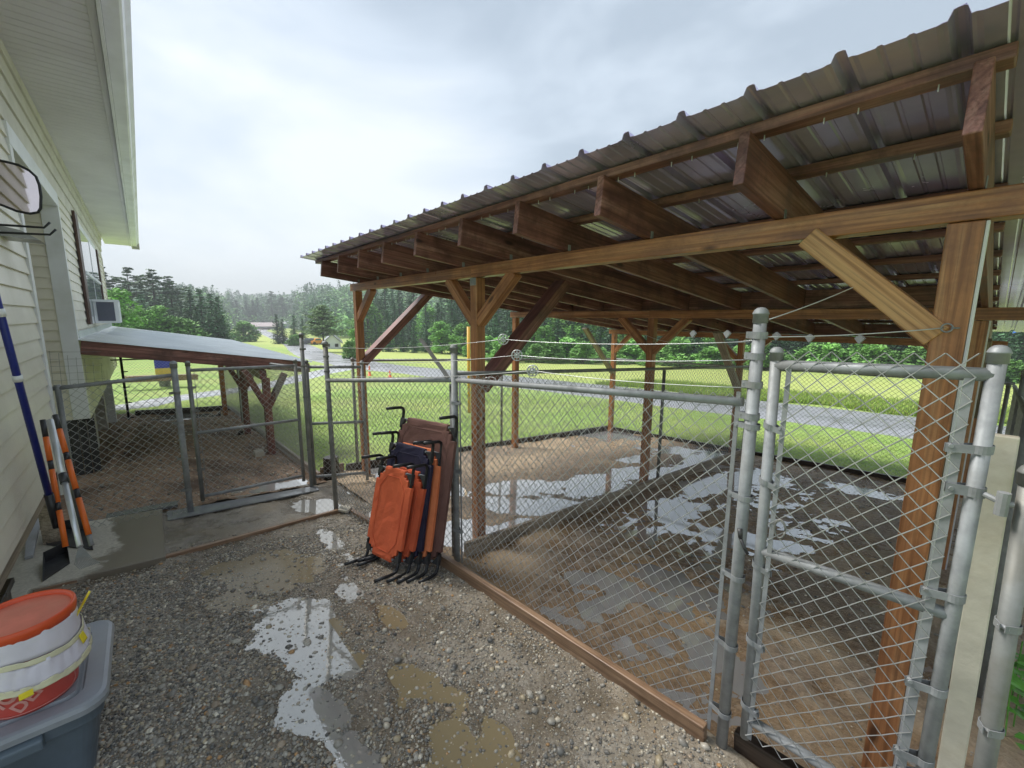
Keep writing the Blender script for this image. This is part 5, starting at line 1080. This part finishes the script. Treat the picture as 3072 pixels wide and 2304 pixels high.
# ---- far buildings
def house_far(name, px, py, wpx, hpx, rpx, depth_m, label, wallc, roofc, cat, wins=3, gable='side'):
    p = on_ground(px, py); r_ = math.hypot(p[0], p[1]); dep = (p - CAM) @ RC[:, 2]; k = dep/F0
    dv_ = p[:2]/r_; sv = np.array([dv_[1], -dv_[0]]);  # sv: to the right as seen
    W_, H_, R_ = wpx*k, hpx*k, rpx*k; t = thing(name, tuple(p), label, cat); z = p[2] - 1.0
    def pt(u, v, h): q = p[:2] + sv*u + dv_*v; return (q[0], q[1], z + h)
    b = MB(); V = [pt(-W_/2, 0, 0), pt(W_/2, 0, 0), pt(W_/2, depth_m, 0), pt(-W_/2, depth_m, 0)] + [pt(-W_/2, 0, H_+1), pt(W_/2, 0, H_+1), pt(W_/2, depth_m, H_+1), pt(-W_/2, depth_m, H_+1)]
    Fc = [(0,1,5,4),(1,2,6,5),(2,3,7,6),(3,0,4,7),(4,5,6,7)]
    if gable == 'front': V += [pt(0, 0, H_+1+R_), pt(0, depth_m, H_+1+R_)]; Fc += [(4,5,8),(7,9,6)]
    b.add(V, Fc); b.build('wall', plain(name + '_wall', wallc, 0.6, var=0.05, scale=0.5), t)
    b = MB(); e = 0.4
    if gable == 'side': Vr = [pt(-W_/2-e, -e, H_+0.95), pt(W_/2+e, -e, H_+0.95), pt(W_/2+e, depth_m/2, H_+1+R_), pt(-W_/2-e, depth_m/2, H_+1+R_), pt(W_/2+e, depth_m+e, H_+0.95), pt(-W_/2-e, depth_m+e, H_+0.95)]
    else: Vr = [pt(-W_/2-e, -e, H_+0.95-e*.5), pt(-W_/2-e, depth_m+e, H_+0.95-e*.5), pt(0, depth_m+e, H_+1.1+R_), pt(0, -e, H_+1.1+R_), pt(W_/2+e, depth_m+e, H_+0.95-e*.5), pt(W_/2+e, -e, H_+0.95-e*.5)]
    b.add(Vr, [(0,1,2,3),(3,2,4,5)]); o = b.build('roof', plain(name + '_roof', roofc, 0.6, var=0.1, scale=0.5), t); md = o.modifiers.new('s', 'SOLIDIFY'); md.thickness = 0.2
    for i in range(wins):
        u = -W_/2 + W_*(i + 0.5)/wins; b = MB(); w2, h2 = W_*0.10, H_*0.42; zc = 1 + H_*0.5
        b.add([pt(u-w2, -0.06, zc-h2/2), pt(u+w2, -0.06, zc-h2/2), pt(u+w2, -0.06, zc+h2/2), pt(u-w2, -0.06, zc+h2/2), pt(u-w2, 0.05, zc-h2/2), pt(u+w2, 0.05, zc-h2/2), pt(u+w2, 0.05, zc+h2/2), pt(u-w2, 0.05, zc+h2/2)], [(0,1,2,3),(0,4,5,1),(1,5,6,2),(2,6,7,3),(3,7,4,0)]); b.build('window', M_dark, t)
    return t
house_far('long_building', 785, 989, 84, 10, 11, 16, 'long low building with a pale pinkish roof far down the road', (0.55,0.55,0.56), (0.42,0.34,0.34), 'building', 5)
house_far('white_house', 998, 1047, 46, 22, 22, 9, 'small white gabled house with a dark roof between the big pine and the bright tree', (0.72,0.74,0.76), (0.28,0.30,0.30), 'house', 2, 'front')
house_far('blue_grey_cabin', 858, 985, 13, 14, 7, 5, 'tiny pale blue building among the far dark spruces', (0.42,0.50,0.60), (0.45,0.47,0.5), 'house', 1)
def car(px, py, L_, col, label, ang=0.0):
    p = on_ground(px, py); t = thing('parked_car', tuple(p), label, 'car'); r_ = math.hypot(p[0], p[1]); dv_ = p[:2]/r_; sv = np.array([dv_[1], -dv_[0]]); ca, sa = math.cos(ang), math.sin(ang); a_ = sv*ca + dv_*sa; c_ = -sv*sa + dv_*ca
    def pt(u, v, h): q = p[:2] + a_*u + c_*v; return (q[0], q[1], p[2] + h)
    pf = [(-.5,.3),(-.5,.75),(-.47,.85),(-.30,.95),(-.20,1.40),(.18,1.42),(.32,.98),(.48,.85),(.5,.6),(.5,.3)]; b = MB(); n_ = len(pf)
    V = [pt(u*L_, v, h) for v in (-.85, .85) for u, h in pf]; b.add(V, [tuple(range(n_)), tuple(range(2*n_-1, n_-1, -1))] + [(i, (i+1) % n_, (i+1) % n_ + n_, i + n_) for i in range(n_)]); b.build('body', plain('car_paint', col, 0.25), t, bevel=0.05)
    g_2 = [(-.27,.98),(-.19,1.34),(.16,1.36),(.27,1.0)]
    for v in (-.87, .87): b = MB(); b.add([pt(u*L_, v, h) for u, h in g_2] + [pt(u*L_, v*.97, h) for u, h in g_2], [(0,1,2,3),(7,6,5,4),(0,4,5,1),(1,5,6,2),(2,6,7,3),(3,7,4,0)]); b.build('window', M_glass, t)
    for u in (-.32, .32):
        for v in (-.82, .82):
            b = MB(); c = pt(u*L_, v, .33); b.tube([np.array(c) - np.append(c_*.1, 0), np.array(c) + np.append(c_*.1, 0)], .33, 12); b.build('wheel', M_blackp, t)
car(778, 989, 4.4, (0.05,0.05,0.06), 'dark car parked leftmost before the long low building'); car(797, 990, 4.4, (0.10,0.05,0.05), 'dark red car parked in the middle before the long low building'); car(822, 987, 4.8, (0.6,0.6,0.62), 'white car parked rightmost before the long low building')
car(930, 1034, 4.4, (0.12,0.12,0.13), 'dark car parked on the verge below the big pine'); car(952, 1034, 2.6, (0.75,0.30,0.03), 'small orange vehicle beside the dark car below the big pine', 0.3)
def pole(px, py, ytop, label, r_=0.1):
    p = on_ground(px, py); dep = (p - CAM) @ RC[:, 2]; h = (py - ytop)/F0*dep; m_ = MB(); m_.tube([(p[0], p[1], p[2] - .2), (p[0], p[1], p[2] + h)], r_, 8)
    m_.tube([(p[0], p[1] - 0.8, p[2] + h*0.93), (p[0], p[1] + 0.8, p[2] + h*0.93)], 0.05, 6); tag(m_.build('utility_pole', W_grey, loc=tuple(p)), label, 'pole')
pole(846, 1010, 965, 'utility pole standing before the far spruces right of the long building', 0.12); pole(783, 1012, 985, 'thin pole beside the side road before the long building', 0.06)

# ================================================================ TREES
m = NM('foliage', 0.65, spec=0.2); at = m.n('ShaderNodeAttribute', attribute_name='tint'); oi = m.n('ShaderNodeObjectInfo')
hv = m.n('ShaderNodeHueSaturation'); hv.inputs['Saturation'].default_value = 1.0
m.l(at.outputs['Color'], hv.inputs['Color']); m.l(m.ramp(oi.outputs['Random'], [(0.0, 1.35), (1.0, 2.35)]), hv.inputs['Value'])
m.color(hv.outputs[0]); M_leaf = m.m
M_bark = plain('bark', (0.09,0.075,0.065), 0.8, var=0.3, scale=8)
def clumps(C, D, size, r_, flat=0.5, per=4):
    """little crossed leaf faces round the centres C; D = outward direction"""
    n = len(C); C = np.repeat(C, per, 0) + r_.normal(0, size*0.45, (n*per, 3))*np.array([1, 1, flat]); n = len(C)
    a = r_.uniform(0, 6.28, n); tl = r_.normal(0, 0.5, n); s_ = size*r_.uniform(0.5, 1.2, n)
    e1 = np.stack([np.cos(a), np.sin(a), tl*0.6], -1); e2 = np.stack([-np.sin(a)*0.7, np.cos(a)*0.7, r_.normal(0, 0.6, n)], -1)
    P = np.stack([C - e1*s_[:,None]*0.6, C + e1*s_[:,None]*0.1 + e2*s_[:,None]*0.45, C + e1*s_[:,None]*0.7, C - e2*s_[:,None]*0.4], 1)
    return P.reshape(-1, 3), n
def conifer(seed, H_=12.0, R_=2.6, kind='spruce'):
    r_ = np.random.RandomState(seed); C = []; bb = MB()
    tr = 0.16*H_/12; bb.tube([(0, 0, -0.4), (0.05, 0, H_*0.5), (0, 0.03, H_*0.97)], [tr*1.3, tr*0.8, 0.03], 8)
    if kind == 'spruce':
        z = H_*0.05
        while z < H_*0.99:
            f = 1 - z/H_; rr = R_*(f**0.8)*r_.uniform(0.8, 1.12) + 0.08; nb = int(6 + 8*f)
            for k in range(nb):
                a = r_.uniform(0, 6.28); rb = rr*r_.uniform(0.72, 1.1); m_ = max(2, int(rb/0.30))
                for q in range(m_): t_ = (q + 0.7)/m_; C.append((math.cos(a)*rb*t_, math.sin(a)*rb*t_, z - 0.26*rb*t_ + 0.10*rb*t_*t_))
            z += 0.34 + 0.12*f
        C = np.array(C); P, n = clumps(C, None, 0.36, r_, 0.35, 3); base = np.array([.040,.082,.040])
    else:
        z = H_*(0.30 if kind == 'pine' else 0.34); top = H_
        while z < top:
            f = (top - z)/(top - H_*0.25); env = R_*min(1, 0.35 + 1.1*f)*r_.uniform(0.35, 1.2)*(1 if f > 0.15 else 0.6); nb = r_.randint(2, 5) if kind == 'pine' else r_.randint(5, 9)
            for k in range(nb):
                a = r_.uniform(0, 6.28); rb = env*r_.uniform(0.6, 1.15); up = r_.uniform(0.05, 0.28)
                bb.tube([(0, 0, z), (math.cos(a)*rb*0.6, math.sin(a)*rb*0.6, z + up*rb*0.4), (math.cos(a)*rb, math.sin(a)*rb, z + up*rb)], [0.05, 0.03, 0.012], 4, cap=False)
                m_ = max(3, int(rb/0.28))
                for q in range(m_):
                    t_ = 0.35 + 0.7*(q + 0.5)/m_; w_ = 0.30*rb*(1 - abs(t_ - 0.75))
                    for j in range(3): o_ = r_.uniform(-1, 1)*w_; C.append((math.cos(a)*rb*t_ - math.sin(a)*o_, math.sin(a)*rb*t_ + math.cos(a)*o_, z + up*rb*t_ + r_.uniform(-0.05, 0.2)))
            z += r_.uniform(0.25, 0.62) if kind == 'pine' else r_.uniform(0.3, 0.5)
        C = np.array(C); P, n = clumps(C, None, 0.34, r_, 0.3, 3); base = np.array([.052,.088,.045]) if kind == 'pine' else np.array([.085,.125,.055])
    tint = base*r_.uniform(0.6, 1.5, (len(C), 1)); tint = np.repeat(np.repeat(tint, 3, 0), 4, 0)
    m_ = MB(); m_.add(P, np.arange(n*4).reshape(-1, 4)); return m_, tint, bb
def broadleaf(seed, H_=9.0, R_=3.2, base=(.10,.21,.045), low=0.12):
    r_ = np.random.RandomState(seed); C = []; T = []; bb = MB(); bb.tube([(0, 0, -0.4), (0.1, 0, H_*0.4), (0, 0.1, H_*0.85)], [0.17, 0.11, 0.03], 8)
    lobes = []
    for k in range(26):
        f = r_.uniform(low + 0.08, 0.97); env = R_*math.sin(math.pi*min(1, (f - low*0.5)*0.93 + 0.1))**0.6*(1.05 - 0.55*f); a = r_.uniform(0, 6.28); rr = env*r_.uniform(0.35, 0.85)
        c = np.array([math.cos(a)*rr, math.sin(a)*rr, f*H_*0.95]); lobes.append((c, r_.uniform(0.16, 0.30)*R_*1.3))
        bb.tube([(0, 0, c[2]*0.55), tuple(c*np.array([.6, .6, .85])), tuple(c)], [0.06, 0.035, 0.015], 4, cap=False)
    for c, s_ in lobes:
        n_ = 70; d = r_.normal(0, 1, (n_, 3)); d /= np.linalg.norm(d, axis=1)[:, None]; C.append(c + d*s_*r_.uniform(0.75, 1.08, (n_, 1))*np.array([1, 1, 0.75])); T.append(np.repeat(r_.uniform(0.7, 1.35), n_))
    C = np.concatenate(C); T = np.concatenate(T)[:, None]*r_.uniform(0.7, 1.3, (len(C), 1)); P, n = clumps(C, None, 0.30, r_, 0.8, 3)
    tint = np.repeat(np.repeat(np.array(base)*T, 3, 0), 4, 0); m_ = MB(); m_.add(P, np.arange(n*4).reshape(-1, 4)); return m_, tint, bb
PROTO = {}
def proto(key, f):
    m_, tint, bb = f; c = m_.build('crown', M_leaf, None, colors=tint); tme = bb.build('trunk', M_bark, None, smooth=True)
    PROTO.setdefault(key, []).append((c.data, tme.data)); bpy.data.objects.remove(c); bpy.data.objects.remove(tme)
for s_ in (1, 2, 3): proto('spruce', conifer(s_, 12, 2.7 - 0.3*(s_ == 2)))
for s_ in (4, 5, 6): proto('pine', conifer(s_, 16, 4.2, 'pine'))
proto('bigpine', conifer(7, 12, 4.3, 'big'))
for s_ in (8, 9, 10): proto('leafy', broadleaf(s_))
for s_ in (11, 12): proto('bush', broadleaf(s_, 4.0, 2.6, (.10,.20,.05), 0.0))
proto('larch', conifer(13, 12, 1.9))
HT = {'spruce': 12, 'pine': 16, 'bigpine': 12, 'leafy': 9, 'bush': 4, 'larch': 12}
rt = np.random.RandomState(5)
def tree(kind, p, h, label, name, group=None, wide=1.0):
    c, tr_ = PROTO[kind][rt.randint(len(PROTO[kind]))]; s_ = h/HT[kind]; t = thing(name, tuple(p), label, 'tree', group)
    t.scale = (s_*wide, s_*wide, s_); t.rotation_euler = (0, 0, rt.uniform(0, 6.28))
    for nm, me in (('crown', c), ('trunk', tr_)): o = bpy.data.objects.new(nm, me); COL.objects.link(o); o.parent = t
    return t
def tree_px(kind, px, rng_, ytop, label, name, group=None, wide=1.0):
    r_ = ray(px, 948); p = CAM + r_*(rng_/math.hypot(r_[0], r_[1])); z = float(terr(p[0], p[1])); rt_ = ray(px, ytop); ztop = CAM[2] + rt_[2]*(rng_/math.hypot(rt_[0], rt_[1]))
    return tree(kind, (p[0], p[1], z), ztop - z, label, name, group, wide)
G1 = 'tall pines on the skyline left of the valley'
tree_px('leafy', 352, 62, 862, 'round bright green leafy tree right beside the house corner, left of the pines', 'leafy_tree', wide=1.15)
for px, y, lab in ((322, 805, 'tall ragged pine nearest the house corner on the skyline'), (398, 806, 'second tall ragged pine from the house corner, with bare gaps between its limbs'), (470, 812, 'widest of the tall skyline pines, third from the house corner'), (520, 832, 'rightmost of the tall ragged pines, leaning out over the spruces')):
    tree_px('pine', px, 105 + (px % 7), y, lab, 'pine_tree', G1, 1.3)
for px, y, d in ((360, 872, 98), (430, 880, 95), (300, 850, 112), (500, 890, 98), (545, 900, 92)):
    tree_px('spruce', px, d, y, 'dark conifer filling in below the tall skyline pines', 'spruce_tree', 'conifers below the skyline pines', 1.3)
for px, y, lab in ((574, 868, 'broad dark spruce, first right of the pines'), (606, 866, 'tall narrow spruce behind the broad dark spruce'), (636, 880, 'pointed spruce third in the spruce row left of the road'), (658, 888, 'slim dark spruce at the right of the spruce row above the road')):
    tree_px('spruce', px, 84, y, lab, 'spruce_tree', 'spruces left of the road', 1.25)
for px, y in ((590, 925), (625, 940), (668, 945), (650, 920)): tree_px('spruce', px, 74, y, 'lower spruce in front of the spruce row left of the road', 'spruce_tree', 'lower spruces left of the road', 1.4)
for px, y, k in ((430, 925, 'leafy'), (470, 915, 'leafy'), (510, 955, 'bush'), (400, 940, 'leafy'), (545, 960, 'bush')): tree_px(k, px, 72, y, 'green leafy growth in front of the skyline pines above the lean-to roof', 'leafy_tree', 'leafy growth above the lean-to roof', 1.3)
tree_px('bush', 728, 125, 966, 'round light green bush at the left end of the long building', 'bush', wide=1.3)
for px, y, lab in ((828, 942, 'dark spruce touching the right end of the long building'), (845, 955, 'small dark spruce in front of the utility pole'), (880, 945, 'dark spruce above the road bend, between the pole and the big pine'), (905, 955, 'dark spruce close on the left of the big pine')):
    tree_px('spruce', px, 108, y, lab, 'spruce_tree', 'dark spruces right of the long building', 1.2)
for px, y, w_ in ((885, 1005, 1.2), (870, 1010, 1.2)): tree_px('bush', px, 96, y, 'low green bush below the dark spruces at the road bend', 'bush', 'low bushes at the road bend', w_)
tree_px('bigpine', 966, 70, 916, 'big spreading pine with a bare trunk left of the white house', 'pine_tree', wide=1.25)
tree_px('leafy', 1060, 52, 986, 'bright green bushy tree just left of the left shelter post', 'leafy_tree', wide=1.0)
tree_px('bush', 1046, 50, 1024, 'darker bush at the foot of the bright bushy tree', 'bush', wide=1.0)
tree_px('pine', 817, 340, 874, 'lone ragged pine standing above the far ridge', 'pine_tree'); tree_px('pine', 848, 345, 888, 'rounder pine just right of the lone ragged pine on the ridge', 'pine_tree', None, 1.2)
for px, y in ((760, 900), (775, 893), (700, 905), (712, 899), (742, 902)): tree_px('spruce', px, 345, y, 'hazy conifer on the near ridge below the far blue hills', 'spruce_tree', 'hazy conifers on the near ridge', 1.5)
# the wood beyond the road, right of the left shelter post
kinds = [('spruce', 'dark pointed spruce in the wood across the road', 'spruce_tree'), ('leafy', 'light green leafy tree in the wood across the road', 'leafy_tree'), ('larch', 'slim conifer in the wood across the road', 'conifer_tree'), ('pine', 'ragged pine in the wood across the road', 'pine_tree')]
px = 1095.0
for row, (d0, hh, step, pr) in enumerate(((52, 6.0, 40, (.5,.28,.22,.0)), (66, 10.5, 40, (.5,.2,.2,.1)), (84, 14.5, 44, (.45,.1,.25,.2)), (104, 17.0, 52, (.4,.1,.25,.25)))):
    px = 1090.0 + row*13
    while px < 3090:
        k = rt.choice(4, p=pr); kd, lab, nm = kinds[k]; r_ = ray(px, 948)
        d = (d0 + (26 if px < 1500 else 0)*(1 - (px - 1090)/410 if px < 1500 else 0))*rt.uniform(0.94, 1.06); p = CAM + r_*(d/math.hypot(r_[0], r_[1])); h = hh*rt.uniform(0.78, 1.2)*(0.72 if kd == 'leafy' else 1.0)
        tree(kd, (p[0], p[1], float(terr(p[0], p[1])) - 0.2), h, lab, nm, nm.replace('_', ' ') + 's of the wood across the road', rt.uniform(0.95, 1.25) if kd != 'leafy' else rt.uniform(1.2, 1.6)); px += step*rt.uniform(0.8, 1.2)
px = 1080
while px < 3100:
    r_ = ray(px, 948); d = 47*rt.uniform(0.97, 1.05) + max(0, 1500 - px)/10; p = CAM + r_*(d/math.hypot(r_[0], r_[1]))
    tree('bush', (p[0], p[1], float(terr(p[0], p[1])) - 0.2), rt.uniform(1.3, 2.9), 'green undergrowth bush at the edge of the wood across the road', 'bush', 'bushes at the edge of the wood', rt.uniform(1.0, 1.5)); px += 46*rt.uniform(0.8, 1.2)

# ---- hills and the forest that covers them
def crest(px): return np.interp(px, [-800, 300, 560, 640, 800, 900, 1000, 1100, 1300, 1600, 2200, 3200], [905, 918, 918, 916, 917, 913, 905, 894, 884, 870, 855, 845])
pxs = np.concatenate([np.linspace(-900, 3900, 121)]); R1 = 330.0
def gq(px): return math.exp(-((px - 785)/120.0)**4)
def r0_of(px): return 150.0 + 180.0*gq(px)
def r1_of(px): return 330.0 + 120.0*gq(px)
def hill_pt(px, r):
    ry = ray(px, 948.0); a = ry[:2]/math.hypot(ry[0], ry[1]); R1 = r1_of(px); rc = ray(px, crest(px)); zc = CAM[2] + R1*rc[2]/math.hypot(rc[0], rc[1])
    R0 = r0_of(px); f = min(1.0, max(0, (r - R0)/(R1 - R0))); z0 = float(terr(a[0]*r, a[1]*r)) - 0.25*(r > r0_of(px)) - 0.6; s_ = f*f*(3 - 2*f); z = z0*(1 - s_) + zc*s_
    if r > R1: z = zc - (r - R1)*0.12
    return (a[0]*r, a[1]*r, z + 1.2*math.sin(px*0.011 + r*0.03)*s_)
rs_ = [0, .06, .15, .25, .36, .48, .6, .72, .84, .94, 1.03, 1.12, 1.25]
V = [hill_pt(px, (r0_of(px) - 12) + (r1_of(px) - r0_of(px) + 12)*q) for px in pxs for q in rs_]; nr = len(rs_); b = MB(); b.add(V, [(i*nr+j, (i+1)*nr+j, (i+1)*nr+j+1, i*nr+j+1) for i in range(len(pxs)-1) for j in range(nr-1)])
M_forest = plain('forest_floor', (0.045,0.085,0.035), 0.8, var=0.3, scale=0.3); b.build('hill', M_forest, smooth=True, kind='structure')
V = []; 
for px in np.linspace(200, 1700, 60):
    for r, y in ((600, 960), (700, 935), (820, 905), (950, 884 + 6*math.sin(px*0.012) + 4*math.sin(px*0.031)), (1050, 900)):
        a = ray(px, y); k = r/math.hypot(a[0], a[1]); V.append(tuple(CAM + a*k))
b = MB(); b.add(V, [(i*5+j, (i+1)*5+j, (i+1)*5+j+1, i*5+j+1) for i in range(59) for j in range(4)]); b.build('hills', M_forest, smooth=True, kind='structure')
n_c = 3600; P_all = []; T_all = []; cnt = 0
for k in range(n_c):
    px = rt.uniform(250, 3200); 
    if px > 1450 and rt.rand() < 0.6: continue
    r = r0_of(px) - 8 + (r1_of(px) - r0_of(px) + 16)*rt.rand()**0.8; x, y, z = hill_pt(px, r)
    con = rt.rand() < (0.75 if px < 1000 else 0.42); h = rt.uniform(7, 11)*(1.15 if con else 0.9); rad = rt.uniform(1.6, 2.4) if con else rt.uniform(2.6, 4.0); n = 60
    if con: f = rt.uniform(0, 1, n)**0.8; a = rt.uniform(0, 6.28, n); rr = rad*(1 - f)*rt.uniform(0.6, 1.1, n) + 0.1; c = np.stack([x + np.cos(a)*rr, y + np.sin(a)*rr, z + h*(0.1 + 0.9*f)], -1); col = np.array([.040,.080,.042])*rt.uniform(0.6, 1.4)
    else: d = rt.normal(0, 1, (n, 3)); d /= np.linalg.norm(d, axis=1)[:, None]; c = np.array([x, y, z + h*0.6]) + d*np.array([rad, rad, h*0.38]); col = np.array([.085,.165,.05])*rt.uniform(0.7, 1.35)
    P, n4 = clumps(c, None, 0.95 if con else 1.25, rt, 0.8, 1); P_all.append(P); T_all.append(np.repeat(col*rt.uniform(0.75, 1.25, (n, 1)), 4, 0)); cnt += n4
b = MB(); b.add(np.concatenate(P_all), np.arange(cnt*4).reshape(-1, 4)); b.build('forest', M_leaf, colors=np.concatenate(T_all), kind='stuff', label='hazy mixed forest covering the hills behind the valley')

# ================================================================ HAZE
hz = MB(); hz.box(-1120, 260, -330, 1120, -30, 75); o = hz.build('haze', None, kind='stuff', label='thin pale mist in the valley air')
hm = bpy.data.materials.new('haze_air'); hm.use_nodes = True; hn = hm.node_tree; hn.nodes.clear(); ho = hn.nodes.new('ShaderNodeOutputMaterial'); pv = hn.nodes.new('ShaderNodeVolumePrincipled')
pv.inputs['Color'].default_value = (0.93, 0.97, 1.0, 1); pv.inputs['Density'].default_value = 0.0012; hn.links.new(pv.outputs[0], ho.inputs['Volume']); o.data.materials.clear(); o.data.materials.append(hm)
done()
